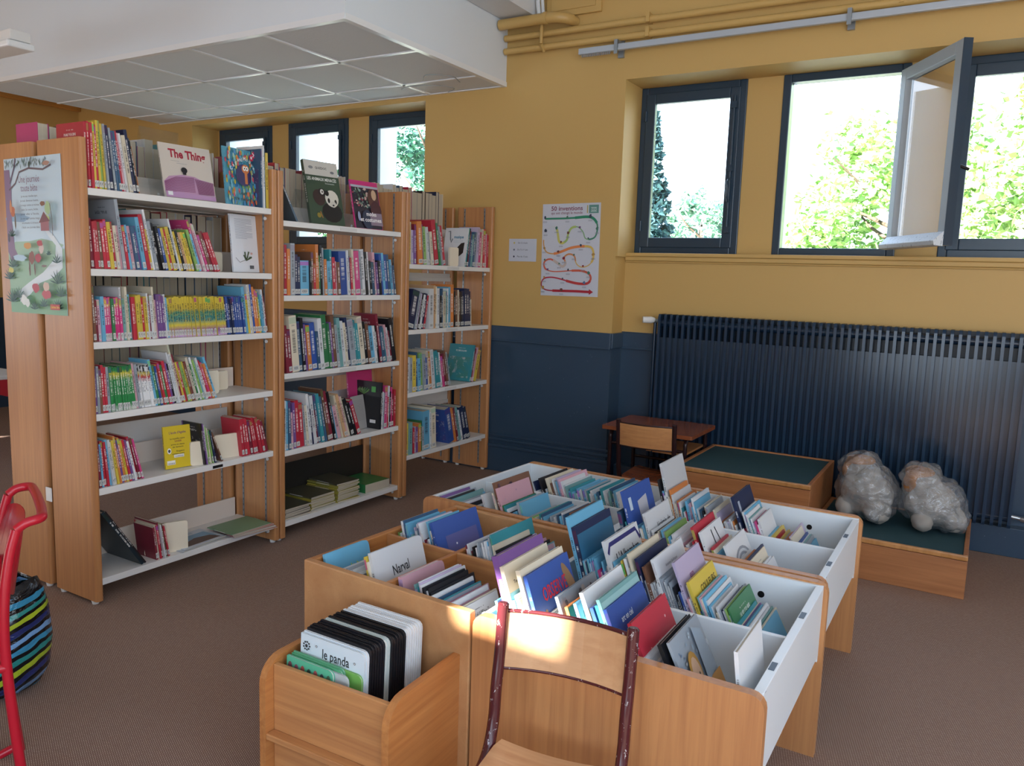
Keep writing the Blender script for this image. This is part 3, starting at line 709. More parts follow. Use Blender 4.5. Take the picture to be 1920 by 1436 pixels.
def book(name, t, d, h, color, mat=None, kind='hard', sticker=False, pages=True, pmat=None):
    c = lin(color); j = rnd.uniform(.86, 1.1)
    o = link_mesh(name, cover_mesh(t, d, h, kind), None, mat or M_COVER, (min(1, c[0] * j), min(1, c[1] * j), min(1, c[2] * j), 1))
    if pages:
        pg = link_mesh('pages', pages_mesh(t, d, h, kind), o)
        if kind == 'board': pg.material_slots[0].link = 'OBJECT'; pg.material_slots[0].material = M_PGK if sum(c[:3]) < .06 else M_PGW
    if sticker:
        k = ('s', round(t, 4))
        if k not in MC:
            m = MB(); w_ = t * .1 if t > .012 else 0; zz = .008
            m.box(w_, t - w_, -.0006, .0, zz, zz + .026)
            me = bpy.data.meshes.new('spine_sticker'); me.from_pydata(m.v, [], m.f); me.materials.append(M_STICK); MC[k] = me
        link_mesh('spine_sticker', MC[k], o)
    return o
def poly_of(u, th, t, h):
    a = abs(th); z0 = t * sin(a) if th < 0 else 0
    e1 = (cos(th), sin(th)); e2 = (-sin(th), cos(th))
    P0 = (u, z0)
    return [P0, (P0[0] + e1[0] * t, P0[1] + e1[1] * t), (P0[0] + e1[0] * t + e2[0] * h, P0[1] + e1[1] * t + e2[1] * h), (P0[0] + e2[0] * h, P0[1] + e2[1] * h)]
def overlap(A, B, eps=.0004):
    for P_ in (A, B):
        for i in range(4):
            x1, y1 = P_[i]; x2, y2 = P_[(i + 1) % 4]; nx, ny = y2 - y1, x1 - x2; L_ = math.hypot(nx, ny); nx /= L_; ny /= L_
            a = [p[0] * nx + p[1] * ny for p in A]; b = [p[0] * nx + p[1] * ny for p in B]
            if max(a) <= min(b) + eps or max(b) <= min(a) + eps: return False
    return True
def pack(specs, u0, wallclear=True):
    """specs: list of (t,h,th,gap); returns origins"""
    out = []; polys = []
    for t, h, th, gap in specs:
        base = (max(p[0] for p in polys[-1][:2]) if polys else u0) + gap
        if polys and not gap: base = polys[-1][0][0] + .0005
        P0 = poly_of(0, th, t, h); lo = min(p[0] for p in P0) if th >= 0 else min(P0[0][0], P0[1][0])
        u = base if not polys else base
        if not polys: u = u0 - min(p[0] for p in P0) + gap
        Q = lambda uu: [(p[0] + uu, p[1]) for p in P0]
        if polys:
            step = .02; last = polys[-4:]
            while any(overlap(Q(u), q) for q in last): u += .004
            lo_, hi_ = u - .004, u
            for _ in range(5):
                mid = (lo_ + hi_) / 2
                if any(overlap(Q(mid), q) for q in last): lo_ = mid
                else: hi_ = mid
            u = hi_
        out.append(u); polys.append(Q(u))
    return out, polys
ORD = ['', 'first', 'second', 'third', 'fourth', 'fifth', 'sixth', 'seventh', 'eighth', 'ninth', 'tenth', 'eleventh', 'twelfth', 'thirteenth', 'fourteenth', 'fifteenth', 'sixteenth', 'seventeenth', 'eighteenth', 'nineteenth']
TENS = {2: ('twenty', 'twentieth'), 3: ('thirty', 'thirtieth'), 4: ('forty', 'fortieth'), 5: ('fifty', 'fiftieth'), 6: ('sixty', 'sixtieth'), 7: ('seventy', 'seventieth')}
def ordw(n):
    if n < 20: return ORD[n]
    a, b = divmod(n, 10); return TENS[a][1] if b == 0 else TENS[a][0] + '-' + ORD[b]
ART = {}
def row(desc, where, group, u0, u1, z, front, axis='Y', lean=(4, 4), depth=.2, kind='hard', sticker=False, name='book', cat='book', tmin=.004, fit=True, djit=.02, mats=None, flip=False, obj_t=8, extra=0.0, hs=1.0, ah=1.0):
    items = []
    for tok in desc.split():
        gap = 0
        if tok[0] == '_': items.append(('gap', float(tok[1:]) / 1000)); continue
        c = tok[0]; g = dict((k, None) for k in '/@%*!'); key = ''; cur = ''; hs_ = ''
        for ch in tok[1:]:
            if ch in g: key = ch; g[ch] = ''
            elif key: g[key] += ch
            else: hs_ += ch
        n = int(g['*'] or 1); art = g['!']; ln = float(g['@']) if g['@'] else None; dd = float(g['%']) / 100 if g['%'] else None
        h = float(hs_) / 100 if hs_ else None; t = float(g['/']) / 1000 if g['/'] else None
        for _ in range(n): items.append((c, h, t, ln, dd, art))
    bk = []; gap = 0
    N_ = len([i for i in items if i[0] != 'gap']); k = 0
    for it in items:
        if it[0] == 'gap': gap = it[1]; continue
        c, h, t, ln, dd, art = it
        f = k / max(1, N_ - 1)
        th = rad(ln if ln is not None else lean[0] + (lean[1] - lean[0]) * f)
        hh = (h or .2); hh = hh * ah if art else hh * hs * rnd.choice([1, 1, .985, 1.01, .97])
        tt = (t or obj_t / 1000) * (1 if art else rnd.uniform(.85, 1.15))
        bk.append([c, hh, tt, th, dd or depth + (0 if art else rnd.uniform(-djit, djit)), art, gap]); gap = 0; k += 1
        if extra and not art and ln is None and rnd.random() < extra:
            bk.append([rnd.choice('WWSbCFDWSWL'), hh * rnd.uniform(.92, 1.0), tt * .8, th, depth + rnd.uniform(-djit, djit), None, 0])
    s = 1.0
    if fit:
        for _ in range(6):
            us, pl = pack([(b[2] * (1 if b[5] else s), b[1], b[3], b[6]) for b in bk], u0)
            end = max(p[0] for p in pl[-1]); tot = sum(b[2] * s for b in bk if not b[5])
            s = max(.35, s * (1 + (u1 - end) / max(tot, .01)))
    for b in bk:
        if not b[5]: b[2] = max(tmin, b[2] * s)
        b[2] = round(b[2], 4); b[1] = round(b[1], 3)
    while True:
        us, pl = pack([(b[2], b[1], b[3], b[6]) for b in bk], u0)
        if not fit or max(p[0] for p in pl[-1]) <= u1 + .004: break
        c_ = [i for i, b in enumerate(bk) if not b[5] and not b[6]]
        if len(c_) < 3: break
        bk.pop(rnd.choice(c_))
    seen = {}; done = []
    for i, (b, u) in enumerate(zip(bk, us)):
        c, h, t, th, d, art, _ = b; d = round(d, 3)
        hexc, cn = PAL[c]
        mat = SERIES.get(c) or rnd.choice(mats or [M_COVER, M_COVER, M_COVERB, M_COVERP])
        if art: mat = M_COVERP
        fo = front + rnd.uniform(0, .012)
        o = book(name, t, d, h, hexc, mat, kind, sticker and rnd.random() < .8)
        zz = z + (t * sin(abs(th)) if th < 0 else 0) + .0006
        if axis == 'Y': o.location = (fo - rnd.uniform(0, .004), u, zz); o.rotation_euler = (0, -th, rad(90))
        elif axis == '-Y': o.location = (front + rnd.uniform(0, .01), u, zz); o.rotation_euler = (0, -th, rad(90))
        else: o.location = (u, fo, zz); o.rotation_euler = (0, -th, 0)
        thick = 'thick ' if t > .026 else ('thin ' if t < .0065 else '')
        kk = thick + cn; seen[kk] = seen.get(kk, 0) + 1
        lab = (kk, seen[kk]) if not art else ''
        if art:
            lab2, fn = ART[art]; fn(o, t, d, h); lab = lab2 + ', ' + where
            if len(lab.split()) > 16: lab = lab2
        tag(o, lab if art else 'x', cat, group); done.append((o, lab))
    for o, lab in done:
        if isinstance(lab, tuple):
            kk, n_ = lab
            o['label'] = ('only %s %s %s' % (kk, cat, where)) if seen[kk] == 1 else '%s %s %s from the left, %s' % (ordw(n_), kk, cat, where)
    return us

def face_book(name, w_, h, t, color, loc, yaw=0, back=12, label='', cat='book', art=None, mat=None, kind='hard', group=None, roll=0):
    """a book standing cover out: origin at its lower left back corner seen from the room"""
    o = book(name, t, w_, h, color, mat or M_COVERP, kind)
    o.rotation_euler = (rad(roll), -rad(back), rad(yaw)); o.location = loc
    if art: art(o, t, w_, h)
    return tag(o, label, cat, group)

SH1 = 'on the nearest bookcase'
def sh(i, s): return 'on %s shelf, %s bookcase' % (s, WHO[i]), 'books on the %s shelf of the %s bookcase' % (s, WHO[i])
XF = -3.268
K1 = dict(sticker=True, axis='Y', front=XF, name='paperback', cat='paperback', depth=.15)
# nearest bookcase
a_, g_ = sh(0, 'top')
row('R27/13*3 Y27/12 R26/12 Y28/11 g28/11 Y27/10 S27/12 N27/13 N26/12 S26/13 D25/11*2 R25/11 p25/10 W25/13 C24/22%12 N27/18 K22/9 O20/8', a_, g_, 1.967, 2.215, 1.81, lean=(0, 10), **dict(K1, depth=.2))
a_, g_ = sh(0, 'second')
row('r21 R20 R20 M20 R20 R21 Y20 R20 C19 p19 S30/18%21 R19 b20 p19 D19 V19 b23/17 R25/22%17 Y18 W27/10%19 S22 K22/16 K20 B19 Y20 R19 Y20/16 K20 W25/10%19 Y19 K19 A18 Y19 Y19 K19 g20 b18 P25/10 p24/9 W23/8 P18 M20 r20 R20 R20/16', a_, g_, 1.967, 2.63, 1.476, lean=(3, 21), obj_t=14, **dict(K1, kind='soft'))
a_, g_ = sh(0, 'third')
row('M24/14%20 r18 p18 b20/16 H19*3 G19 H19*3 W24/8%19 F19 C24/12%19 G19/6 b20 R19*2 Y20*2 R19 Y19 W21/7 r20 W20 C24/10%19 p18 V20*3 W20 b19 Z19/14*24 N18 B19 N18*2 B19/13*6 b24/22%18 Y20 W25/10 C25/9 B25/12 O24/12 O23 Y22 T21 b20 W23/14 r20', a_, g_, 1.967, 2.935, 1.165, lean=(2, 8), obj_t=12, **dict(K1, kind='soft'))
a_, g_ = sh(0, 'fourth')
row('V20 S21 M20 R21 R20 S20 X20*11 p21 S20 Q20/9*8 b22/16 G19 B19 O20 R21 G19 R21/15 V20 K20 W25/10%19 W25/8 C29/9%21 r24 Y20 R20 g20 Y20 M19 r20 C22 G19 W22/12 g21 b20 W22 R20 P19 O19 b22/14', a_, g_, 1.967, 2.60, .853, lean=(1, 19), obj_t=12, **dict(K1, kind='soft'))
a_, g_ = sh(0, 'fifth')
row('r21 b20 R21 R20 b21/16 W21 C20 Y21 O22 V20 O21 Y20 R20 V20 W19 R21 r20 P20', a_, g_, 1.967, 2.19, .523, lean=(3, 14), obj_t=14, **dict(K1, kind='soft'))
row('K21/10@6 V21@7 W20@6 g19@8 C19@8 g18@10 N18@11 M17/12@22', 'beside the small cream bookend, fifth shelf, nearest bookcase', 'books beside the small cream bookend', 2.50, 2.63, .523, lean=(5, 20), obj_t=11, **dict(K1, kind='soft'))
row('R20/16%14 R20*2 r19 R19 R20*2 R19 r18', 'in the red set, fifth shelf, nearest bookcase', 'red books at the right of the fifth shelf', 2.735, 2.925, .523, lean=(6, 14), obj_t=16, **dict(K1, kind='soft'))
row('r16/12 C17 R17 r18 W17 g17/8 M17 R16', 'on the bottom shelf, nearest bookcase', 'small red books on the bottom shelf', 2.225, 2.315, .115, lean=(6, 10), obj_t=10, **dict(K1, kind='soft', fit=True))

def a_thing(o, t, w_, h):
    P = front_print(w_, h, t); r = random.Random(2)
    P.text('The Thing', w_ * .53, h * .82, .055, 'a02038', .035, w_ * .72).rect(w_ * .2, w_ * .36, h * .69, h * .695, '8a8a90').rect(w_ * .3, w_ * .5, h * .65, h * .655, '8a8a90')
    P.poly([(.004, .03), (.004, h * .30), (w_ * .12, h * .40), (w_ * .38, h * .45), (w_ * .62, h * .44), (w_ * .72, h * .40), (w_ - .004, h * .36), (w_ - .004, .03)], 'b890b0')
    for k in range(17): P.stroke([(.006, h * (.10 + k * .012)), (w_ * .25, h * (.14 + k * .016)), (w_ * .6, h * (.15 + k * .0165))], .0018, '7a3060')
    for k in range(26): P.stroke([(w_ * (.62 + k * .014), h * (.40 - k * .002)), (w_ * (.66 + k * .012), h * .12)], .0015, '7a3060')
    P.poly([(.004, .004), (.004, h * .12), (w_ - .004, h * .1), (w_ - .004, .004)], 'b890b8')
    P.disc(w_ * .42, h * .53, w_ * .06, h * .055, '1c1c24').rect(w_ * .39, w_ * .45, h * .45, h * .5, '1c1c24').rect(w_ * .05, w_ * .14, h * .05, h * .12, 'e8e8ea')
    P.build('printed_cover', o)
def a_cat(o, t, w_, h):
    P = front_print(w_, h, t); r = random.Random(5)
    for k in range(190):
        P.disc(r.uniform(.008, w_ - .008), r.uniform(.008, h - .008), .006, .013, r.choice(['4a9ac0', '70b4c8', 'd8c850', 'd87840', '8ab860', 'c85060', '58a8b8', 'a8c8b8', '4a88c0']), 8)
    P.disc(w_ * .53, h * .53, w_ * .26, h * .19, '34285c', 20)
    P.disc(w_ * .6, h * .64, w_ * .13, h * .08, 'd07a40').rect(w_ * .56, w_ * .65, h * .38, h * .6, 'd07a40').disc(w_ * .56, h * .65, .010, .012, 'f0f0ea').disc(w_ * .65, h * .65, .010, .012, 'f0f0ea').disc(w_ * .57, h * .65, .004, .004, '101010').disc(w_ * .64, h * .65, .004, .004, '101010')
    for ch, x, y, a in (('C', .12, .62, .5), ('a', .2, .68, .4), ('t', .27, .72, .3), ('and', .42, .79, .12), ('M', .58, .82, 0), ('o', .67, .81, -.2), ('u', .75, .78, -.4), ('s', .82, .73, -.5), ('e', .88, .68, -.6)):
        P.text(ch, w_ * x, h * y, .026, 'e8eef0', .01, None, a)
    P.text('Learn', w_ * .45, h * .21, .024, '303020', .01).text('the colours!', w_ * .45, h * .11, .024, '303020', .01, w_ * .55)
    P.disc(w_ * .82, h * .86, .015, .017, 'c83050').disc(w_ * .92, h * .92, .016, .017, 'c84060').disc(w_ * .82, h * .86, .006, .008, 'e8e8e8').stroke([(w_ * .86, h * .95), (w_ * .98, h * .89)], .004, 'f0f0f0').stroke([(w_ * .87, h * .88), (w_ * .97, h * .96)], .004, 'f0f0f0')
    P.build('printed_cover', o)
def a_back(o, t, w_, h):
    P = front_print(w_, h, t)
    for k in range(15): P.rect(w_ * .16, w_ * (.82 if k not in (4, 9, 14) else .6), h * (.92 - k * .024), h * (.9255 - k * .024), '8c94a4')
    for k in range(7): P.stroke([(w_ * .5, h * .2), (w_ * (.42 + k * .05), h * (.3 + .06 * sin(k * 2)))], [.003, .010], '48583c')
    P.disc(w_ * .72, h * .33, .008, .006, 'd0a8a0').stroke([(w_ * .1, h * .25), (w_ * .25, h * .17), (w_ * .5, h * .22)], .002, '40443c')
    P.rect(w_ * .62, w_ * .78, h * .06, h * .12, '606468').build('printed_cover', o)
def a_yel(o, t, w_, h):
    P = front_print(w_, h, t)
    for (s, x, y, z_, c, wd) in (("L'école d'Agathe", .52, .84, .017, '6a3a70', .62), ('La nouvelle copine', .5, .70, .012, '5a5030', .55), ('Louise', .52, .645, .017, '8a3040', .24), ('arrive en classe', .5, .56, .010, '5a5030', .5), ('de lecture', .5, .50, .010, '5a5030', .4), ('Rageot', .58, .40, .010, '5a5030', .3), ('premiers romans', .5, .34, .010, '5a5030', .45)):
        P.text(s, w_ * x, h * y, z_, c, .01, w_ * wd)
    P.rect(w_ * .33, w_ * .7, h * .25, h * .32, 'eceae0').rect(w_ * .06, w_ * .36, h * .09, h * .19, 'eceae0')
    for k in range(14): P.rect(w_ * (.37 + k * .022), w_ * (.377 + k * .022), h * .26, h * .30, '303030')
    for k in range(10): P.rect(w_ * (.09 + k * .025), w_ * (.098 + k * .025), h * .10, h * .14, '303030')
    P.disc(w_ * .16, h * .42, .010, .014, 'f0ece0').disc(w_ * .16, h * .42, .006, .008, '404048').build('printed_cover', o)
face_book('album', .27, .262, .008, 'd8cfc4', (-3.335, 2.385, 1.8115), -4, 12, 'cream album "The Thing" with purple striped figure, cover out on top shelf', 'book', a_thing)
face_book('picture_book', .205, .285, .008, '5aa0b8', (-3.305, 2.705, 1.8115), 6, 5, 'colourful picture book "Cat and Mouse Learn the colours!" cover out on top shelf', 'book', a_cat, kind='soft')
row('D30/7 W31/7 K29/6 D30/8 Y28/14', 'behind the colours book, top shelf', 'books behind the cat and mouse book', 2.895, 2.946, 1.81, XF + .0, lean=(1, 1), depth=.2, fit=True)
face_book('album', .185, .295, .010, 'd6dae0', (-3.335, 2.765, 1.4775), 6, 5, 'white book showing its back cover with a small plant, second shelf right end', 'book', a_back, kind='soft')
face_book('youth_novel', .135, .205, .012, 'dcc028', (-3.33, 2.345, .5245), -10, 7, 'bright yellow novel standing cover out on fifth shelf of nearest bookcase', 'book', a_yel, kind='soft')
def a_game(o, t, w_, h):
    P = front_print(w_, h, t); P.text('sciences', .05, h * .35, .02, 'c8ccd0', .01, None, -1.1).rect(.02, .06, .03, .05, 'a8b0b8').build('printed_cover', o)
o = face_book('album', .27, .345, .015, '1c2c34', (-3.53, 2.06, .1165), 0, 0, 'large black book leaning at the left end of the bottom shelf', 'book', a_game)
o.rotation_euler = (0, rad(-33), rad(90)); o.location = (-3.262, 2.165, .1165)
o = face_book('album', .27, .345, .008, '2c2224', (-3.53, 2.06, .1165), 0, 0, 'slim dark brown book leaning against the large black book on the bottom shelf', 'book')
o.rotation_euler = (0, rad(-33), rad(90)); o.location = (-3.27, 2.186, .1165)

def acrylic_stand(y, z, label, w_=.2, h=.30):
    t = thing('display_stand', label, 'display stand', (-3.40, y, z), 0)
    m = MB(); m.prism([(0, 0), (.004, 0), (-.075, h), (-.079, h)], 'y', 0, w_); m.build('back_plate', M_ACRYL, t)
    m = MB(); m.prism([(-.15, 0), (-.146, 0), (-.075, h), (-.079, h)], 'y', 0, w_); m.build('support_plate', M_ACRYL, t)
    MB().box(0, .05, 0, w_, 0, .004).box(.046, .05, 0, w_, .004, .02).build('lip', M_ACRYL, t)
acrylic_stand(2.36, 1.8115, 'clear acrylic stand rising behind the cream striped album', .21, .33)

def bookend(y, z, label, w_=.13, h=.10, x=-3.30, rz=0, thick=.014, group='bookends'):
    t = thing('bookend', label, 'bookend', (x, y, z + .0005), rad(rz), group)
    MB().prism(rrect(-w_, 0, 0, h, .012, 3), 'y', 0, thick).build('plate', M_CREAM, t, bevel=.002)
    MB().box(-w_ + .01, -.01, thick, thick + .09, 0, .003).build('base', M_CREAM, t)
bookend(2.70, .853, 'white bookend behind the last leaning book, fourth shelf', .115, .12, -3.37, 80)
bookend(2.83, .853, 'wider white bookend farther back on the fourth shelf', .13, .10, -3.46, 85)
bookend(2.545, .523, 'small cream bookend right of the yellow novel, fifth shelf', .085, .12, -3.27, 72)
bookend(2.765, .523, 'large cream bookend before the red set, fifth shelf', .15, .125, -3.29, 80)
bookend(2.325, .115, 'small cream bookend right of the slim dark books, bottom shelf', .10, .15, -3.30, 60)
bookend(2.42, .115, 'wide cream bookend in the middle of the bottom shelf', .17, .15, -3.27, 68)
bookend(2.79, 1.476, 'cream bookend behind the leaning row, second shelf', .13, .10, -3.44, 85)
bookend(2.76, 1.81, 'cream bookend between the two cover-out albums, top shelf', .13, .10, -3.45, 85)

# magazines lying flat
def a_mag1(o, t, w_, h):
    P = Print((0, 0, t), (0, 1, 0), (-1, 0, 0)); P.rect(.02, .24, .05, .15, '7aa0b8').poly([(.02, .02), (.24, .02), (.22, .08), (.14, .10), (.06, .07)], '5a4a44').text('Maisons', .14, .175, .03, '90a8b8', .01).build('printed_cover', o)
def magazine(label, x, y, z, rz, w_, d, t, color, group, art=None, mat=None, tilt=0):
    o = tag(MB().box(-d, 0, 0, w_, 0, t).build('magazine', mat or M_COVERB, loc=(x, y, z), rot=(0, tilt, rz)), label, 'magazine', group); o.color = lin(color)
    MB().box(-d + .001, .0006, .0010, w_ + .0006, .0008, t - .0008).build('pages', M_PAGES, o)
    if art: art(o, t, w_, d)
    return o
magazine('grey-white magazine with a railway picture, middle of the bottom shelf', -3.245, 2.375, .1165, rad(8), .27, .20, .004, 'b4bac4', 'magazines on the bottom shelf')
magazine('pale magazine lying on top of the grey-white one, bottom shelf', -3.255, 2.39, .1213, rad(3), .26, .20, .004, 'c4ccd4', 'magazines on the bottom shelf', a_mag1, M_COVERP)
for k_, (h_, l_) in enumerate((('a8303c', 'red magazine lowest in the right-hand fan, bottom shelf'), ('c8ccd0', 'white magazine second from below in the right-hand fan'), ('8c3848', 'dark red magazine in the middle of the right-hand fan'), ('c84854', 'red and white magazine below the top one of the fan'), ('6a9070', 'green and red magazine on top of the right-hand fan'))):
    magazine(l_, -3.225 + k_ * .004, 2.66 - k_ * .006, .1165 + k_ * .0055, rad(-10 + k_ * 2.2), .255, .20, .005, h_, 'fanned magazines at the right of the bottom shelf')

# middle bookcase
K2 = dict(sticker=True, axis='Y', front=XF, name='book', cat='book', depth=.19)
a_, g_ = sh(1, 'second')
row('r26/9 R27/9 O25/10 S28/14 N22/11 N21/10 b19/34 K19/6 M24/9 R18/8 O28/14 G22/9 K28/10 S27/8 O21/10 b20/11 T26/10 R22/11 p20/8 M19/10 B26/36%21 W27/9 D23/9 R22/9 C27/10 P26/24 S27/9 W27/20 K26/12%20 W26/8 K21/10 D20/12 p26/12 V20/10 K21/10 B26/11 b26/9 B25/12 D26/11 b22/9 p21/8 D19/8', a_, g_, 3.035, 3.99, 1.36, lean=(0, 9), **K2)
a_, g_ = sh(1, 'third')
def a_science(o, t, w_, h):
    P = Print((0, -.0002, 0), (0, 0, 1), (-1, 0, 0)); P.text('TOUTE LA SCIENCE', h * .5, -t * .5, t * .62, 'e4e4e8', .02, h * .62).build('spine_title', o)
def a_comment(o, t, w_, h):
    P = Print((0, -.0002, 0), (0, 0, 1), (-1, 0, 0)); P.text("L'UNIVERS DE L'HOMME", h * .5, -t * .5, t * .6, '30343c', .02, h * .7).build('spine_title', o)
ART['science'] = ('tall dark book spine-lettered TOUTE LA SCIENCE', a_science); ART['homme'] = ('white book with bold black spine lettering', a_comment)
row('r27/9 r24/9 C31/20 D28/10 K30/20!science V27/10 O26/12 B27/14 D22/8 W29/14 G31/16 G26/9 V27/8 M31/11 S25/8 F29/9 W27/10 C26/8 N29/10 S28/20%22 T28/8 T26/10 C30/16%22 K26/10 M25/10 b24/16 W24/8 K24/8 r31/9 D23/12 T22/7 p24/8 W22/7 r20/7 K28/14', a_, g_, 3.035, 4.0, .935, lean=(5, 12), **K2)
a_, g_ = sh(1, 'fourth')
row('W28/15!homme b28/9 D28/9 p21/9 V26/12 R27/16 R26/14 S24/8 C24/8 W30/9 N21/8 W29/12 r20/8 D29/8 T29/12 D28/9 M32/9 r30/14 K30/8 b21/8 p21/14%21 C28/8 A28/9 p27/8 C26/8 K25/16 K22/10 R24/16', a_, g_, 3.035, 3.66, .505, lean=(0, 21), **K2)
def a_blackb(o, t, w_, h):
    P = back_print(w_, h); r = random.Random(4)
    for k in range(14): P.stroke([(w_ * .35, h * .72), (w_ * (.1 + k * .035), h * (.80 + .03 * (k % 3)))], [.004, .009], r.choice(['5a8a4a', '80a070', '3c6a40']))
    P.rect(w_ * .64, w_ * .8, h * .78, h * .9, '58a858').rect(w_ * .62, w_ * .84, h * .12, h * .19, 'dcdcdc').build('printed_cover', o)
ART['leaf'] = ('black album with green leaves on its cover', a_blackb)
row('K30/13%22!leaf W24/12 S24/9 P28/16 p22/8 R20/8 W27/8 K24/9 P26/9 r22/12 R25/10', 'right end of fourth shelf, middle bookcase', 'books at the right end of the fourth shelf of the middle bookcase', 3.835, 4.0, .505, lean=(-3, 0), **K2)
def a_lines(o, t, w_, h):
    P = front_print(w_, h, t)
    for k in range(14): P.rect(w_ * .15, w_ * .85, h * (.85 - k * .045), h * (.858 - k * .045), '8a8c94')
    P.build('printed_cover', o)
face_book('album', .23, .355, .012, 'c83878', (-3.45, 3.765, .5065), 0, 5, 'tall bright pink book behind the black one, fourth shelf, middle bookcase', 'book')
face_book('booklet', .145, .215, .006, 'a8a8a6', (-3.345, 3.70, .5065), 10, 10, 'small grey-white booklet of text in front of the black book, fourth shelf', 'book', a_lines, kind='soft')
def a_anim(o, t, w_, h):
    P = front_print(w_, h, t)
    P.rect(0.002, w_ - .002, h * .77, h - .002, 'c8c6be').text('QUIZDOC', w_ * .5, h * .89, .018, '303438', .02, w_ * .34).disc(w_ * .2, h * .89, .016, .009, '8a8c8c').disc(w_ * .82, h * .84, .014, .008, '70757a').text('LES ANIMAUX MENACÉS', w_ * .48, h * .71, .026, 'e0e4de', .02, w_ * .86).text('Documentaire', w_ * .7, h * .655, .011, 'd0d8d0', .01)
    P.disc(w_ * .32, h * .42, w_ * .17, h * .13, '3a2a28', a=.3).disc(w_ * .42, h * .51, w_ * .11, h * .06, '2c2224').disc(w_ * .43, h * .515, w_ * .055, h * .042, 'd8d4cc').disc(w_ * .44, h * .515, w_ * .02, h * .015, '1a1a1a')
    P.disc(w_ * .66, h * .2, w_ * .3, h * .16, '1c1a1a').disc(w_ * .70, h * .42, w_ * .2, h * .135, 'd6d2c6').disc(w_ * .57, h * .50, w_ * .06, h * .045, '1c1c1c').disc(w_ * .60, h * .385, w_ * .035, h * .04, '181818').disc(w_ * .8, h * .37, w_ * .035, h * .04, '181818').disc(w_ * .72, h * .33, w_ * .09, h * .05, 'ccc8bc').disc(w_ * .72, h * .315, w_ * .03, h * .014, '181818')
    P.disc(w_ * .25, h * .14, w_ * .06, h * .04, '8a7a30').stroke([(w_ * .3, h * .2), (w_ * .35, h * .1)], .004, 'c07a30')
    P.build('printed_cover', o)
def a_mode(o, t, w_, h):
    P = front_print(w_, h, t); r = random.Random(8)
    P.rect(.002, w_ - .002, h * .91, h * .985, 'c83078').rect(.002, w_ - .002, h * .86, h * .905, 'a8b4c0').rect(.004, w_ - .004, .004, h * .855, '2c2430')
    for k in range(60): P.disc(r.uniform(.01, w_ * .6), r.uniform(h * .45, h * .83), r.uniform(.004, .012), r.uniform(.004, .012), r.choice(['8aa898', 'c0a8a0', '405848', 'a04858', '283440', '688070']), 7)
    P.disc(w_ * .74, h * .65, w_ * .2, h * .2, '5a3830').disc(w_ * .78, h * .72, w_ * .09, h * .11, 'c8a888').disc(w_ * .8, h * .4, w_ * .2, h * .2, '4a2428').disc(w_ * .45, h * .2, w_ * .2, h * .2, '283048').disc(w_ * .15, h * .25, w_ * .05, h * .1, '9098b8').rect(w_ * .55, w_ - .003, h * .08, h * .34, '8a7888')
    P.text('modes', w_ * .60, h * .31, .036, 'f0ecec', .02, w_ * .36).text('et costumes', w_ * .56, h * .19, .036, 'f0ecec', .02, w_ * .76).build('printed_cover', o)
o = face_book('album', .23, .29, .010, '5a6e7e', (-3.45, 3.12, 1.7585), 0, 26, 'slate blue album leaning far back at the left of top shelf, middle bookcase', 'book')
o.rotation_euler = (0, rad(-24), rad(70)); o.location = (-3.275, 3.15, 1.7585)
face_book('album', .235, .375, .022, '3c5040', (-3.37, 3.34, 1.7585), -10, 14, 'dark green album "Les animaux menacés" with pandas, cover out on top shelf', 'book', a_anim)
face_book('album', .225, .30, .010, 'c83078', (-3.345, 3.69, 1.7585), -6, 12, 'pink and black album "modes et costumes" cover out on top shelf', 'book', a_mode)
acrylic_stand(3.33, 1.7585, 'clear acrylic stand behind the panda album', .2, .20)
acrylic_stand(3.66, 1.7585, 'clear acrylic stand behind the pink fashion album', .19, .27)
# stacks of magazines, bottom of the middle bookcase
def stack(n, x, y, z, w_, d, cols, where, group, t=.0085, jr=3):
    for k in range(n):
        lab = '%s magazine, %s from the bottom of %s' % (cols[k % len(cols)][1], ordw(k + 1), where) if k < n - 1 else 'dark-covered magazine on top of %s' % where
        magazine(lab, x + rnd.uniform(-.004, .004), y + rnd.uniform(-.004, .004), z + k * (t + .0004) + .0005, rad(rnd.uniform(-jr, jr)), w_, d, t, cols[k % len(cols)][0] if k < n - 1 else '4a4838', group, mat=M_COVERB if k == n - 1 else M_COVERP)
yc = [('a89a3c', 'yellow-spined'), ('a69c48', 'dull yellow'), ('908640', 'mustard yellow')]
stack(7, -3.27, 3.05, .103, .19, .25, [('6a6058', 'grey-brown'), ('8a8078', 'greyish')], 'the left stack', 'left magazine stack on the bottom shelf')
stack(9, -3.285, 3.265, .103, .19, .25, yc, 'the middle stack', 'middle magazine stack on the bottom shelf')
stack(13, -3.275, 3.475, .103, .185, .25, yc, 'the tallest stack', 'tallest magazine stack on the bottom shelf', jr=4)
o = magazine('green boxed game lying right of the tallest magazine stack', -3.285, 3.735, .1035, rad(-2), .225, .24, .055, '2a7a44', None, mat=M_COVERB)
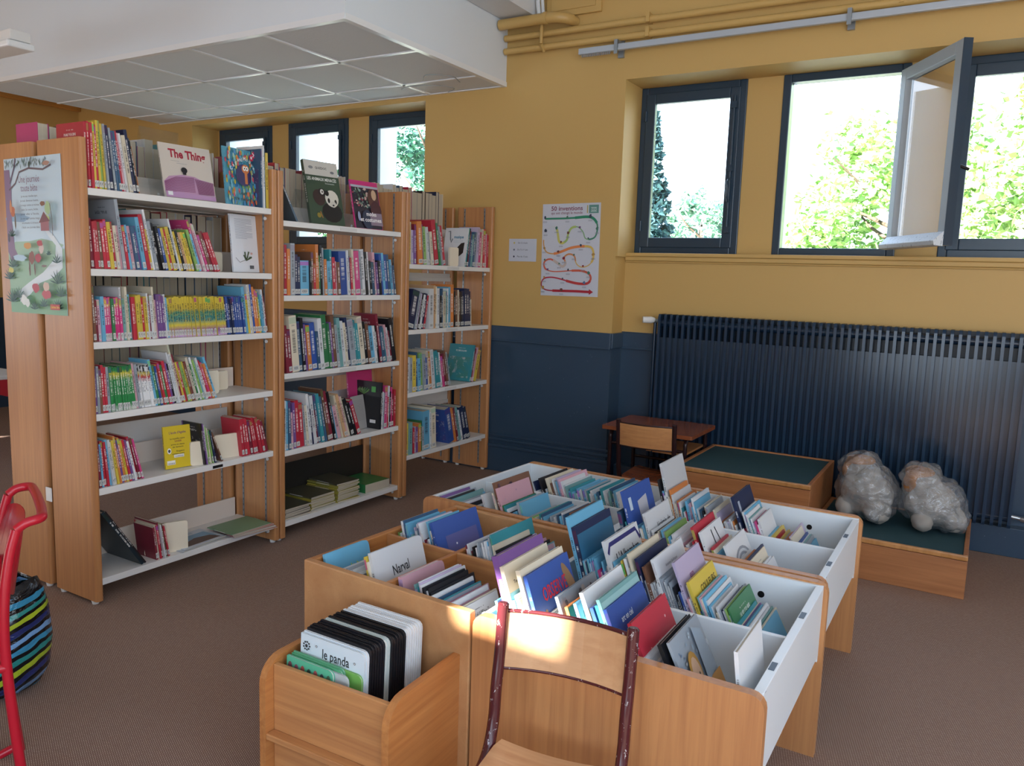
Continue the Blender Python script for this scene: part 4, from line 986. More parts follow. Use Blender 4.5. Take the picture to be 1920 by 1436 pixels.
# farthest bookcase
a_, g_ = sh(2, 'top')
row('Y25/8 C27/7 L22/7 V22/8 r26/9 O28/20 V26/8 g25/16 W25/8 D23/9 C22/9 K21/7 R30/22%21 G29/8 S27/8 R27/14', a_, g_, 4.105, 4.53, 1.56, lean=(1, 13), **dict(K2, depth=.17))
def a_mus(o, t, w_, h):
    P = back_print(w_, h); P.text('musique', w_ * .62, h * .76, .030, '3a7a98', .03, w_ * .42)
    for k in range(3): P.rect(w_ * .4, w_ * .82, h * (.68 - k * .03), h * (.685 - k * .03), '9aa4ac')
    P.stroke([(w_ * .14, h * .9), (w_ * .22, h * .92), (w_ * .26, h * .7), (w_ * .3, h * .62), (w_ * .36, h * .72)], .008, '5a646c').poly([(w_ * .55, h * .1), (w_ * .55, h * .45), (w_ * .75, h * .6), (w_ * .9, h * .62), (w_ * .88, h * .35), (w_ * .7, h * .25)], '2c2420').build('printed_cover', o)
ART['mus'] = ('white music album with a saxophone', a_mus)
row('W28/8%20!mus T28/8 K28/6 r26/7 D24/9 F24/8 D25/12 S25/12 L29/14 P26/14 C28/10 R28/12 p25/14 R24/8', 'right part of top shelf, farthest bookcase', 'books at the right of the top shelf of the farthest bookcase', 4.75, 5.068, 1.56, lean=(-10, 0), **dict(K2, depth=.17))
bookend(4.675, 1.56, 'cream bookend before the saxophone album', .10, .13, -3.262, 88)
a_, g_ = sh(2, 'second')
row('N26/34@-14%20 S24/8@-13 L25/10@-13 K24/9@-12 W24/9@-12 N24/14@-11 R23/8@-10 _10 W27/24%22 A29/12%22 C29/10 W28/12 K22/10 D28/9 C26/14 F26/9 W27/8 b28/10 O30/22 K25/8 _12 M26/16 C26/8 M25/8 K25/8 N26/16 N27/18 N27/18 N25/10 C20/6', a_, g_, 4.105, 4.87, 1.13, lean=(0, 3), **dict(K2, depth=.17))
a_, g_ = sh(2, 'third')
row('W24/14 S24/10 Y25/18 D27/8 b22/12 g26/16 S25/10 B22/10 C27/8 O26/14 W27/14 T27/14 T25/10 W25/8 P22/8 r24/8 M26/9 S25/10', a_, g_, 4.105, 4.62, .71, lean=(0, 14), **dict(K2, depth=.17))
row('T28/9%22 r26/7 p26/8 Y24/20', 'leaning right at the right end, third shelf', 'books leaning right on the third shelf of the farthest bookcase', 4.86, 5.0, .71, lean=(-12, -16), **dict(K2, depth=.17))
a_, g_ = sh(2, 'bottom')
row('Y22/16 F22/14 D21/6 R18/8 L18/8 V18/10 O20/12 G22/8 S17/10 b27/36%20 W26/8 C30/22%21', a_, g_, 4.105, 4.46, .285, lean=(0, 3), **dict(K2, depth=.17))
row('B26/34%20 O27/14 r26/9 F26/16 W24/10 N26/20 N25/16', 'leaning in the middle of bottom shelf, farthest bookcase', 'books leaning on the bottom shelf of the farthest bookcase', 4.55, 4.88, .285, lean=(14, 17), **dict(K2, depth=.17))
# rear row: page edges towards the room
for i in range(3):
    for zi, z in enumerate(RZ):
        y0, a, b, y1 = YS[i]
        if i > 0 and zi > 0: continue
        y = a + .01; n = 0; yend = b - (.05 if i == 0 else .12)
        while y < yend:
            t = rnd.choice([.032, .038, .044, .05, .056]); h = rnd.uniform(.272, .296) if zi in (1, 2) else (rnd.uniform(.25, .285) if zi else rnd.uniform(.255, .305))
            t = round(t, 3); h = round(h, 2); d = .17
            if y + t > b - .01: break
            c = rnd.choice('KNrWSMDCRTPW'); o = book('novel', t, d, h, PAL[c][0], M_COVERP, 'hard' if rnd.random() < .6 else 'soft')
            th = 0
            o.rotation_euler = (0, 0, rad(-90)); o.location = (-3.625 - d - .0, y + t, z + .0006)
            n += 1; y += t + rnd.uniform(.001, .004)
            tag(o, '%s-covered thick novel, %s from the left, pages out, %s rear shelf behind %s bookcase' % (PAL[c][1], ordw(n), ['top', 'second', 'third', 'fourth'][zi], WHO[i]), 'novel', 'novels with page edges out on the rear shelves')

# ------------------------------------------------------------------ book bins
BT = .58; BF = .345
def bin_unit(label, ox, oy, W_, D_, mats_out, inner, rows=2, cols=1, rot=0, dz=.555, round_=True):
    """ox,oy: front left corner on the floor"""
    t = thing('book_bin', label, 'book bin', (ox, oy, 0), rot)
    th = .028
    MB().prism(rrect(0, W_, .0, BT, .035 if round_ else .004, 4, (0, 0, 1, 1)), 'y', 0, th).build('front_panel', mats_out, t, bevel=.004)
    MB().prism(rrect(0, W_, .0, BT, .035 if round_ else .004, 4, (0, 0, 1, 1)), 'y', D_ - th, D_).build('back_panel', mats_out, t, bevel=.004)
    return t
def r_bin(label, ox, oy, W_, D_):
    t = bin_unit(label, ox, oy, W_, D_, M_WOODV, M_MELA)
    th = .028
    MB().box(.012, W_ - .014, th, th + .010, BF - .02, BT - .006).build('front_lining', M_MELA, t)
    MB().box(.012, W_ - .014, D_ - th - .010, D_ - th, BF - .02, BT - .006).build('back_lining', M_MELA, t)
    MB().box(W_ - .036, W_ - .012, th + .010, D_ - th - .010, BF, BT - .008).build('end_panel', M_MELA, t, bevel=.002)
    MB().box(.012, .030, th + .010, D_ - th - .010, BF, BT - .008).build('end_panel', M_MELA, t, bevel=.002)
    MB().box(.03, W_ - .036, th + .01, D_ - th - .01, BF - .018, BF).build('tray_floor', M_MELA, t)
    MB().box(.03, W_ - .036, D_ / 2 - .008, D_ / 2 + .008, BF, BT - .030).build('divider', M_MELA, t, bevel=.002)
    gp = MB().tube([(W_ - .20, D_ - th - .0115, BT - .075), (W_ - .20, D_ - th - .0095, BT - .075)], .011, 14).build('cable_hole', M_BLACK, t)
    MB().box(W_ - .014, W_ - .0115, th + .02, th + .03, BT - .012, BT - .01).build('stop', M_GREY, t)
    for yy in (.16, .52): MB().box(W_ - .032, W_ - .018, yy, yy + .045, BT - .008, BT - .0065).build('label_clip', cm('3c4c5c', .4), t)
    MB().box(.08, W_ - .10, D_ - th - .03, D_ - th - .008, .06, .30).build('rear_apron', M_WOODX, t)
    return t
r_bin('front right book bin with white interior and end panel, behind the small chair', -1.135, 1.735, .79, .84)
r_bin('rear right book bin with white interior, in front of the platforms', -1.145, 2.59, .79, .84)
# left bins, slightly turned
LR = rad(-2.6)
def L(t_, x, y): return (t_.location.x + x * cos(LR) - y * sin(LR), t_.location.y + x * sin(LR) + y * cos(LR))
t = thing('book_bin', 'front left wooden book bin divided into four square cells', 'book bin', (-1.806, 1.762, 0), LR)
LW, LD, th = .665, .80, .026
MB().box(0, LW, 0, th, 0, BT).build('front_panel', M_BEECH, t, bevel=.004)
MB().box(0, LW, LD - th, LD, 0, BT).build('back_panel', M_BEECH, t, bevel=.004)
MB().box(0, th, th, LD - th, .0, BT - .001).build('side_panel', M_WOODY, t, bevel=.003)
MB().box(LW - .02, LW, th, LD - th, .0, BT - .06).build('side_panel', M_WOODY, t, bevel=.003)
MB().box(th, LW - .02, th, LD - th, BF - .02, BF).build('tray_floor', M_WOODX, t)
MB().box(LW / 2 - .008, LW / 2 + .008, th, LD - th, BF, BT - .004).build('divider', M_WOODY, t, bevel=.002)
MB().box(th, LW / 2 - .008, LD * .46 - .007, LD * .46 + .007, BF, BT - .004).build('divider', M_WOODX, t, bevel=.002)
MB().box(LW / 2 + .008, LW - .02, LD * .46 - .007, LD * .46 + .007, BF, BT - .004).build('divider', M_WOODX, t, bevel=.002)
BL1 = t
t = thing('book_bin', 'rear left book bin with white interior and wooden ends', 'book bin', (-1.955, 2.585, 0), rad(-2.2))
LW2, LD2 = .80, .84
MB().prism(rrect(0, LW2, 0, BT, .03, 4, (0, 0, 1, 1)), 'y', 0, th).build('front_panel', M_WOODV, t, bevel=.004)
MB().prism(rrect(0, LW2, 0, BT, .03, 4, (0, 0, 1, 1)), 'y', LD2 - th, LD2).build('back_panel', M_WOODV, t, bevel=.004)
MB().box(.012, .030, th, LD2 - th, BF - .02, BT - .006).build('end_panel', M_MELA, t, bevel=.002)
MB().box(LW2 - .03, LW2 - .012, th, LD2 - th, BF - .02, BT - .03).build('end_panel', M_MELA, t, bevel=.002)
MB().box(.03, LW2 - .03, th, LD2 - th, BF - .018, BF).build('tray_floor', M_MELA, t)
MB().box(.03, LW2 - .03, th, th + .008, BF, BT - .006).build('front_lining', M_MELA, t)
MB().box(.03, LW2 - .03, LD2 - th - .008, LD2 - th, BF, BT - .006).build('back_lining', M_MELA, t)
MB().box(.03, LW2 - .03, LD2 / 2 - .007, LD2 / 2 + .007, BF, BT - .02).build('divider', M_MELA, t, bevel=.002)
MB().tube([(.34, LD2 - th - .0095, BT - .07), (.34, LD2 - th - .0078, BT - .07)], .012, 12).build('cable_hole', M_BLACK, t)

# cover art for the picture books in the bins
def A(key, label, fn): ART[key] = (label, fn)
def tfn(*lines, extra=None):
    def f(o, t, w_, h):
        P = front_print(w_, h, t)
        if extra: extra(P, w_, h)
        for (s, x, y, size, c, wd, *r) in lines: P.text(s, w_ * x, h * y, size, c, .012, w_ * wd if wd else None, r[0] if r else 0)
        P.build('printed_cover', o)
    return f
def e_branch(P, w_, h):
    P.stroke([(w_ * .5, h * .45), (w_ * .52, h * .62), (w_ * .55, h * .8)], [.008, .006, .002], '6a4a5a')
    for a, b in ((.4, .78), (.45, .82), (.62, .78), (.68, .74), (.38, .7)): P.stroke([(w_ * .52, h * .62), (w_ * a, h * b)], [.005, .001], '6a4a5a')
def e_bird(P, w_, h):
    P.disc(w_ * .16, h * .55, w_ * .07, h * .16, '8a6a50', a=-.3).disc(w_ * .9, h * .78, w_ * .08, h * .18, '907050', a=.4).disc(w_ * .18, h * .5, w_ * .04, h * .1, 'a88868')
def e_band(c, y0=.5, y1=.9):
    return lambda P, w_, h: P.rect(.002, w_ - .002, h * y0, h * y1, c)
def e_speck(c, n=60, y0=.05, y1=.95, s=.006):
    def f(P, w_, h):
        r = random.Random(9)
        for _ in range(n): P.disc(r.uniform(.01, w_ - .01), r.uniform(h * y0, h * y1), s * r.uniform(.5, 1.3), s * r.uniform(.5, 1.6), r.choice(c), 6)
    return f
A('violet', 'thick violet-pink board book with a branch on its cover', tfn(extra=e_branch))
A('toute', 'pale grey-beige picture book with a blue band', tfn(('Toute', .2, .86, .014, '404048', None), ('une histoire', .72, .86, .014, '404048', None), extra=e_band('88c0c8', .72, .8)))
A('speck', 'large speckled pale grey picture book', tfn(('la forêt', .66, .72, .035, '3a3c44', .4), extra=e_speck(['b8b4a8', 'c8c4b8', 'a8a49c'], 80)))
A('observe', 'blue picture book with bold red title OBSERVE LES', tfn(('OBSERVE', .52, .80, .055, 'c02838', .58), ('LES', .54, .64, .03, '3a4048', .14), extra=e_bird))
A('zebra', 'picture book covered with brown zebra-like drawing', tfn(extra=e_speck(['5a4a48', '8a7a78', '3c3434', 'a89890'], 110, s=.010)))
A('orange', 'orange picture book with green ends', tfn(('Le loup', .45, .8, .02, '8a3a20', .3), extra=lambda P, w_, h: P.rect(.002, w_ * .2, .004, h - .004, '3a8068').rect(w_ * .75, w_ - .002, .004, h - .004, '3a7860')))
A('lutin', 'cyan picture book titled LE LUTIN', tfn(('Janine Podet et Michel', .5, .9, .018, '20485a', .8), ('LE LUTIN', .5, .76, .045, '183848', .8), extra=e_band('70c8d8', .05, .98)))
A('yel', 'small yellow picture book with blue lettering', tfn(('et lola', .5, .8, .04, '3a90b0', .6)))
A('jour', 'white and yellow picture book titled Une journée', tfn(('Une journée', .55, .78, .045, '343438', .62), extra=e_band('d8c868', .1, .88)))
A('script', 'blue picture book with large white script', tfn(('ils ont', .45, .6, .07, 'c8dcf0', .6, .1)))
A('scarry', 'sea-green picture book lettered RICHARD SCARRY', tfn(('RICHARD SCARRY', .52, .78, .034, '16303c', .66), extra=e_band('2a6070', .86, .97)))
A('pfister', 'grey-green picture book lettered Marcus Pfister', tfn(('Marcus Pfister', .58, .80, .026, '2c5058', .45), extra=e_band('90b8b8', .02, .97)))
A('arc', 'blue picture book with a tan rounded figure', tfn(('arc en ciel', .4, .86, .024, 'e0e8f0', .3), extra=lambda P, w_, h: P.disc(w_ * .55, h * .6, w_ * .16, h * .16, 'c8b8a0')))
A('red', 'crimson picture book with small cream title', tfn(('Beatrice Valdor', .42, .72, .016, 'e0a8a0', .4), extra=lambda P, w_, h: P.disc(w_ * .15, h * .7, .005, .005, 'e8b0b0').disc(w_ * .8, h * .85, .004, .004, 'e8b0b0')))
def e_marie(P, w_, h):
    e_speck(['90a4b4', '6a7c90', 'b8c4cc', 'a8b0b8'], 70)(P, w_, h)
    P.rect(w_ * .45, w_ - .003, h * .2, h * .52, 'd09850'); P.poly([(w_ * .55, h * .5), (w_ * .6, h * .97), (w_ * .85, h * .9), (w_ * .9, h * .55)], '9aa8b4')
    P.disc(w_ * .32, h * .66, w_ * .16, h * .17, 'b88838').disc(w_ * .33, h * .62, w_ * .12, h * .16, 'd8b090').rect(w_ * .28, w_ * .40, h * .3, h * .48, 'd0a888').poly([(w_ * .1, .004), (w_ * .16, h * .3), (w_ * .5, h * .3), (w_ * .6, .004)], 'b8c4cc').rect(w_ * .75, w_ - .003, .004, h * .2, '50686c').disc(w_ * .29, h * .63, .004, .004, '503828').disc(w_ * .38, h * .63, .004, .004, '503828').rect(w_ * .31, w_ * .36, h * .54, h * .55, '9a4838')
A('marie', 'picture book with a blond child painted on the cover', tfn(('Elsie', .66, .30, .040, '6a4878', .4), ('1937', .74, .17, .036, 'dfe4e0', .3), extra=e_marie))
A('marble', 'black marbled picture book leaning before the painted child', tfn(extra=e_speck(['30383c', '50585c', '181c1e', '687074'], 110, s=.007)))
A('fwhite', 'white book standing nearly upright at the end panel', tfn())
A('bteal', 'tall light blue picture book with a dark disc', tfn(extra=lambda P, w_, h: P.disc(w_ * .4, h * .62, w_ * .12, h * .07, '24507c')))
A('sea', 'tall dark sea-picture book', tfn(extra=lambda P, w_, h: [P.rect(.003, w_ - .003, h * .5, h * .93, '2c6484'), P.poly([(.003, h * .45), (.003, h * .62), (w_ * .4, h * .72), (w_ - .003, h * .66), (w_ - .003, h * .45)], '6a9cb0')]))
A('alham', 'pale picture book with navy arch titled L\'Alhambra', tfn(("L'Alhambra", .55, .80, .045, '2c2c38', .7), extra=lambda P, w_, h: P.stroke([(.004, h * .88), (w_ * .1, h * .95), (w_ * .9, h * .95), (w_ - .004, h * .85)], .014, '2a2a68')))
A('coral', 'white picture book with a coral-red panel', tfn(extra=lambda P, w_, h: P.rect(w_ * .08, w_ * .9, h * .5, h * .9, 'c07060')))
A('moulin', 'pale olive picture book with dark script title', tfn(('Le moulin', .5, .82, .045, '34342c', .7, .1)))
A('navyb', 'navy picture book with pale script', tfn(('la mer bleue', .55, .8, .035, 'b8c4d8', .55, .05)))
A('brownb', 'brown picture book with a white bird shape', tfn(extra=lambda P, w_, h: P.disc(w_ * .6, h * .8, .008, .02, 'e0dcd4').rect(w_ * .1, w_ * .9, h * .1, h * .6, '6a4c40')))
A('pepin', 'large white picture book titled Simson et Pépin', tfn(('Simson et Pépin', .55, .76, .034, '303036', .7), ('Antoine Guilloppé', .5, .88, .012, '8a8a90', .4)))
A('coeur', 'lilac picture book titled en coeur on a teal label', tfn(('en', .42, .82, .035, '8a5078', .15), ('coeur', .5, .62, .045, '24586a', .45), extra=lambda P, w_, h: P.rect(w_ * .25, w_ * .78, h * .55, h * .70, '48a0a0')))
A('coul', 'yellow picture book lettered COULEURS', tfn(('COULEURS', .6, .85, .03, '4a3a20', .6), extra=lambda P, w_, h: P.rect(.003, w_ - .003, .004, h * .6, '4a4898').disc(w_ * .4, h * .4, w_ * .2, h * .12, 'c87838')))
A('rapu', 'tall deep blue picture book with a pale tower', tfn(extra=lambda P, w_, h: [P.poly([(w_ * .45, h * .2), (w_ * .4, h * .85), (w_ * .75, h * .88), (w_ * .7, h * .2)], 'b0b0b8'), P.rect(.003, w_ - .003, .004, h * .2, '8a78a0'), P.disc(w_ * .5, h * .4, .010, .02, 'c07888'), P.disc(w_ * .62, h * .42, .010, .02, 'c07888'), P.disc(w_ * .52, h * .62, .008, .018, '7a8898'), P.disc(w_ * .62, h * .64, .008, .018, '7a8898'), P.rect(w_ * .1, w_ * .2, h * .8, h * .92, 'b8c8d8')]))
A('teeth', 'black picture book with big yellow pointed shapes', tfn(extra=lambda P, w_, h: [P.poly([(w_ * (.35 + k * .14), h * .93), (w_ * (.49 + k * .14), h * .93), (w_ * (.44 + k * .14), h * .7)], 'b8b830') for k in range(4)] + [P.rect(w_ * .1, w_ * .24, h * .76, h * .92, 'c0c8c8')]))
A('pop', 'tall white picture book sticking up above all the others', tfn(extra=lambda P, w_, h: P.rect(.003, w_ - .003, h * .3, h * .5, 'a8c4d8')))
A('jerem', 'white picture book titled Jérémie de', tfn(('Jérémie de', .62, .80, .034, '2c2c34', .55)))
A('circle', 'dark green picture book with a big pale circle', tfn(("VIOLETTE", .5, .30, .03, 'b090a0', .7), extra=lambda P, w_, h: P.disc(w_ * .48, h * .62, w_ * .40, h * .25, '4a8a78', 24).poly([(w_ * .2, .004), (w_ * .35, h * .25), (w_ * .9, h * .25), (w_ * .95, .004)], '506c60').rect(w_ * .08, w_ * .2, h * .8, h * .9, '7a8898')))
A('twig', 'white picture book with dark curved branches', tfn(extra=lambda P, w_, h: P.stroke([(w_ * .45, h * .2), (w_ * .5, h * .6), (w_ * .42, h * .95)], .008, '202024').stroke([(w_ * .6, h * .95), (w_ * .7, h * .75), (w_ * .95, h * .6)], .007, '202024')))
A('oval', 'white picture book with concentric ovals', tfn(('WILFRIED', .55, .6, .022, '4a4e58', .45), extra=lambda P, w_, h: [P.disc(w_ * .55, h * .6, w_ * (.40 - k * .05), h * (.26 - k * .035), ('c4c8cc' if k % 2 else '8a8e96'), 20) for k in range(5)]))
A('bignavy', 'large navy picture book standing above its row', tfn(extra=lambda P, w_, h: P.rect(w_ * .12, w_ * .22, h * .75, h * .92, 'a8b0c0').disc(w_ * .55, h * .45, w_ * .2, h * .15, '4a5870')))
A('night', 'large blue picture book with a night landscape', tfn(extra=lambda P, w_, h: [P.rect(w_ * .2, w_ * .9, h * .2, h * .8, '5a5c94'), P.rect(w_ * .2, w_ * .9, h * .2, h * .42, '34386c'), P.disc(w_ * .4, h * .68, .004, .004, 'e0e0f0')]))
A('narval', 'large white picture book titled Narval', tfn(('Narval', .5, .74, .045, '202428', .32, .05), ('une histoire sous la glace', .5, .62, .010, '606870', .55)))
A('pink', 'pink-edged white board book alone in its cell', tfn(('bébé lit', .6, .45, .012, '404048', .3)))
A('bboard', 'light blue board book with a round animal face', tfn(('le bain', .7, .74, .02, 'c8d040', .35), extra=lambda P, w_, h: P.disc(w_ * .42, h * .66, .018, .022, '5a5068').disc(w_ * .42, h * .66, .010, .012, 'a8a0b8')))
A('greybig', 'large pale grey picture book slanting before the middle row', tfn())
A('maroon', 'large plum picture book with dark leaf shapes', tfn(extra=e_speck(['5a3a48', '8a6070', '3c2834'], 40, s=.013)))
A('pinkl', 'pale pink picture book beside the plum one', tfn(extra=e_speck(['b898a8', 'a88898'], 30)))
A('fox', 'black picture book with a white animal tail', tfn(extra=lambda P, w_, h: P.disc(w_ * .55, h * .7, w_ * .25, h * .12, '8a8a90', a=.3).disc(w_ * .8, h * .8, w_ * .12, h * .12, '5a4038')))
A('navyl', 'navy picture book alone before the white back wall of the bin', tfn())
BK = dict(axis='X', kind='hard', name='picture_book', cat='picture book', mats=[M_COVERB, M_COVERB, M_COVERP, M_COVERP, M_COVER], extra=.75, tmin=.0045, hs=.95)
def binrow(desc, where, group, u0, u1, front, lean, **k):
    kw = dict(BK); kw.update(k); return row(desc, where, group, u0, u1, BF, front, lean=lean, **kw)
g1 = 'picture books in the front row of the front right bin'
binrow('b30/10 L28/10 V36/22%25!violet C34/12%25!toute b32/9%24 W33/10 W30/10 C34/13%25!speck W30/8 B33/11%24!observe W27/7*3 C28/7 W28/6*3 Y29/7 S30/10%23!zebra C26/8 O28/9%24!orange W27/10 C26/8 b30/9%22!lutin Y24/8%20!yel W28/8 W33/12%25!jour N30/9 B30/10%24!script R24/7 T31/9%24!scarry S28/8 F33/10%25!pfister B31/10%24!arc C29/8 W28/8 p27/7 W28/8 R29/12%24!red W26/7 C24/8 W25/6 r24/6 W27/9 K26/11%22!marble _22 S27/8%21!marie _70 W27/10@8%22!fwhite', 'front row, front right bin', g1, -1.10, -.385, 1.785, (18, 27), obj_t=8, depth=.22, ah=1.12, hs=.92, extra=.5)
BK2 = dict(name='storybook', cat='storybook')
g2 = 'picture books in the back row of the front right bin'
binrow('b40/11%26!bteal N37/14%27!sea b30/8 D29/8 b31/7*4 P28/11 B27/8 b30/9 W30/10 S28/9 W29/8 W35/12%26!alham D29/7 b31/9 b30/9 N30/7 b29/8 Y32/11 O27/9 W31/9%25!coral C31/8 C33/8%25!moulin b26/8 b27/8 N32/9%25!navyb W28/7 M30/9%24!brownb W28/7*4 W33/8%26!pepin S30/6*6 K28/8 S26/8 K26/7 B27/9 L34/9%23!coeur p26/8 C30/9 G22/7 Y29/9%23!coul B22/7 b22/7 S29/9 p28/7 b27/10 b26/8 W22/7 C24/8 W26/9 N25/10 G26/7 g26/8 G26/8 T21/7 V20/5 T20/6 b21/9 _5 W21/7 W20/9 _14 C20/8', 'back row, front right bin', g2, -1.10, -.385, 2.205, (17, 28), obj_t=8, depth=.22, ah=1.03)
g3 = 'storybooks in the front row of the rear right bin'  # storybooks are picture books like the front bin's, worded apart by bin only
binrow('D34/11 b28/8 T30/8 B40/12%26!rapu b28/8 W27/8 G26/8 W29/9 b30/11 W33/9%25!jerem L27/10 W29/8 K29/9 C29/8 V27/9 b30/11 g30/8 b28/9 W29/11 W28/9 p26/8 S25/8 W27/9 D25/7 W25/8 R28/8 R32/10%24!circle W24/7 K22/6 W31/10%23!twig b22/6 p24/8 R27/9 b26/11 Y20/7 W20/7*3 W28/9%24!oval W22/8 K22/6 W22/7 O24/8 W23/7 W23/8 N25/8 R18/6 W22/9 L20/7@35', 'front row, rear right bin', g3, -1.11, -.46, 2.645, (17, 27), obj_t=8, depth=.21, name='storybook', cat='storybook')
g4 = 'storybooks in the back row of the rear right bin'
binrow('K35/9%25!teeth b32/8 W42/10%26!pop C30/8 O33/9 C28/8 O29/9 T27/8 R25/7 b30/10 p29/9 W32/10 W28/8 D28/8 K27/8 C29/9 S25/7 R24/8 C28/10 O23/7 O22/7 W24/9 L25/8 W25/10 O25/8 W24/8 W22/8 N34/12%25!bignavy R22/7 r23/7 W30/10 W29/9 F28/8 L27/9 P27/9 W29/11 b20/9 Y20/10 R20/7 C18/7 Y19/8 O19/8 N17/7 V16/6 Y15/6 C17/7 _8 L23/7 B20/7 W19/7 F19/8 b18/7', 'back row, rear right bin', g4, -1.11, -.44, 3.06, (15, 26), obj_t=8, depth=.21, name='storybook', cat='storybook')
def lrow(desc, where, group, x0, x1, y, lean, bin_, **k):
    before = set(bpy.data.objects)
    ox, oy = bin_.location.x, bin_.location.y; a = bin_.rotation_euler.z
    kw = dict(BK, name='story_album', cat='album'); kw.update(k)  # album: same picture books, worded apart for the left bins only
    row(desc, where, group, x0, x1, BF, y, lean=lean, **kw)
    for o in bpy.data.objects:
        if o in before or o.parent: continue
        x, y_ = o.location.x, o.location.y
        o.location.x = ox + x * cos(a) - y_ * sin(a); o.location.y = oy + x * sin(a) + y_ * cos(a)
        o.rotation_euler.z += a
h1 = LW / 2
lrow('r19/8 W18/8 R25/8%17 b25/10%20!bboard M20/8', 'left part of front left cell, four-cell bin', 'books in the front left cell of the four-cell bin', .035, .105, .045, (10, 14), BL1, kind='board', depth=.18)
lrow('W24/7*3 S24/7*3 W24/7*3 W24/7*2 S24/7 C22/8 S23/8 A20/8 Y30/10 W30/12%24!narval', 'front left cell, four-cell bin', 'white books in the front left cell of the four-cell bin', .115, h1 - .015, .045, (14, 16), BL1, kind='board', depth=.20)
lrow('r21/9 g24/8 g24/8 W25/8 G25/10 W30/9 D30/8 b29/9 b26/10 b25/9 L28/8 W27/9 W31/8 L31/9 W27/8 r25/8 p25/8 K26/7 b32/9 W30/10 C29/8 B31/12%26!night', 'back left cell, four-cell bin', 'books in the back left cell of the four-cell bin', .035, h1 - .03, LD * .46 + .03, (11, 20), BL1, depth=.20)
lrow('p25/16%20!pink', 'front right cell, four-cell bin', 'books in the front right cell of the four-cell bin', h1 + .02, h1 + .1, .05, (12, 12), BL1, kind='board', fit=False)
lrow('F26/8 T26/8 W27/10 W27/8 K27/10 K26/9 K25/9 W24/8 D23/8 W22/8 T24/8 P22/8 p23/8 W23/8 p22/8 W22/8 C22/8', 'front right cell, four-cell bin', 'dark and white books in the front right cell', h1 + .085, LW - .025, .045, (16, 18), BL1, depth=.20)
lrow('r27/7 W28/8 r26/8 K27/8 D26/7 K26/7 W28/8 S30/8 W29/8 W30/8 D31/8 b31/7 S32/8 T33/9 C30/9 S32/9 K29/9 S28/8 K27/8 F28/7 S27/7 p27/7 C28/8 K27/7 F26/7 p27/7', 'back right cell, four-cell bin', 'books in the back right cell of the four-cell bin', h1 + .02, LW - .03, LD * .46 + .02, (14, 18), BL1, depth=.24)
BL2 = t
lrow('K25/7 V26/6 K25/7 g25/8 G25/7 T25/7 F25/8 F25/7 T24/7 S25/8 W25/7 K25/7 S23/7 W23/8 C23/7 W24/7 S24/9 G24/7 C24/9 W29/10%25!greybig D22/6 B22/7 B23/7 b24/7 C32/8 M35/12%26!maroon p33/9%24!pinkl G28/8 T28/7 K25/6 b25/7 b25/7 b26/8 S31/9 S24/7 W24/7 Y25/8 g26/7 C25/7 C24/7 T27/7 D27/7 S25/7 K24/6 S27/9 W25/7 W27/7 D28/7 b28/8 W29/8 W27/8 C27/8 M30/9', 'front row, rear left bin', 'albums in the front row of the rear left bin', .045, LW2 - .045, th + .02, (24, 15), BL2, depth=.22)
lrow('N27/8%26!navyl W25/7 S22/7 K29/9%25!fox K25/7 W26/8 C31/8 M30/7 W31/8 b31/8 L33/9 p32/8 W30/8 b27/8 T29/8 F26/7 b28/8 W29/8 b29/7 T29/7 W28/8 b28/7 D29/7 T30/8 W28/8 F30/8 D31/8 b30/8', 'back row, rear left bin', 'albums in the back row of the rear left bin', .26, LW2 - .045, LD2 / 2 + .02, (24, 16), BL2, depth=.23)

# ------------------------------------------------------------------ small front box with board books
t = thing('book_box', 'low open wooden box of board books fixed in front of the left bin', 'book box', (-1.602, 1.398, 0), rad(2.0))
BW, BD = .44, .352; sp = .022
for x in (0, BW - sp):
    MB().prism(rrect(0, BD, 0, .45, .07, 6, (0, 0, 0, 1)), 'x', x, x + sp).build('side_panel', M_WOODY, t, bevel=.003)
MB().box(sp, BW - sp, .030, .046, .10, .432).build('front_panel', M_WOODX, t, bevel=.003)
MB().box(sp, BW - sp, BD - .018, BD, .10, .432).build('back_panel', M_WOODX, t, bevel=.003)
MB().box(sp, BW - sp, .046, BD - .018, .24, .258).build('floor_panel', M_WOODX, t)
MB().box(sp, BW - sp, .0, .030, .225, .243).build('ledge', M_WOODX, t, bevel=.003)
def e_panda(o, t_, w_, h):
    P = Print((0, 0, 0), (0, 1, 0), (0, 0, 1))
def board(i, y, w_, h, tk, col, x, lab, grp, art=None, lean=5, mat=None):
    o = book('board_book', tk, w_, h, col, mat or M_COVERP, 'board')
    o.location = (x, y + tk, .2595); o.rotation_euler = (0, rad(-lean), rad(-90))
    tag(o, lab, 'board book', grp)
    if art: art(o, tk, w_, h)
    return o
def a_lepanda(o, tk, w_, h):
    P = Print((tk, 0, 0), (0, 1, 0), (0, 0, 1))
    P.text('le panda', w_ * .56, h * .835, .038, '26282c', .01, w_ * .42)
    for k in range(9): P.disc(w_ * .10 + .011 * cos(k * .7), h * .87 + .011 * sin(k * .7), .0035, .0028, '33363a', 7)
    P.disc(w_ * .10, h * .87, .005, .005, '33363a')
    for x, y in ((.26, .9), (.86, .86), (.93, .66), (.76, .58)): P.disc(w_ * x, h * y, .004, .0035, '6a6e74', 7).disc(w_ * x, h * y, .002, .0018, 'e8e8e8', 6)
    P.build('printed_cover', o)
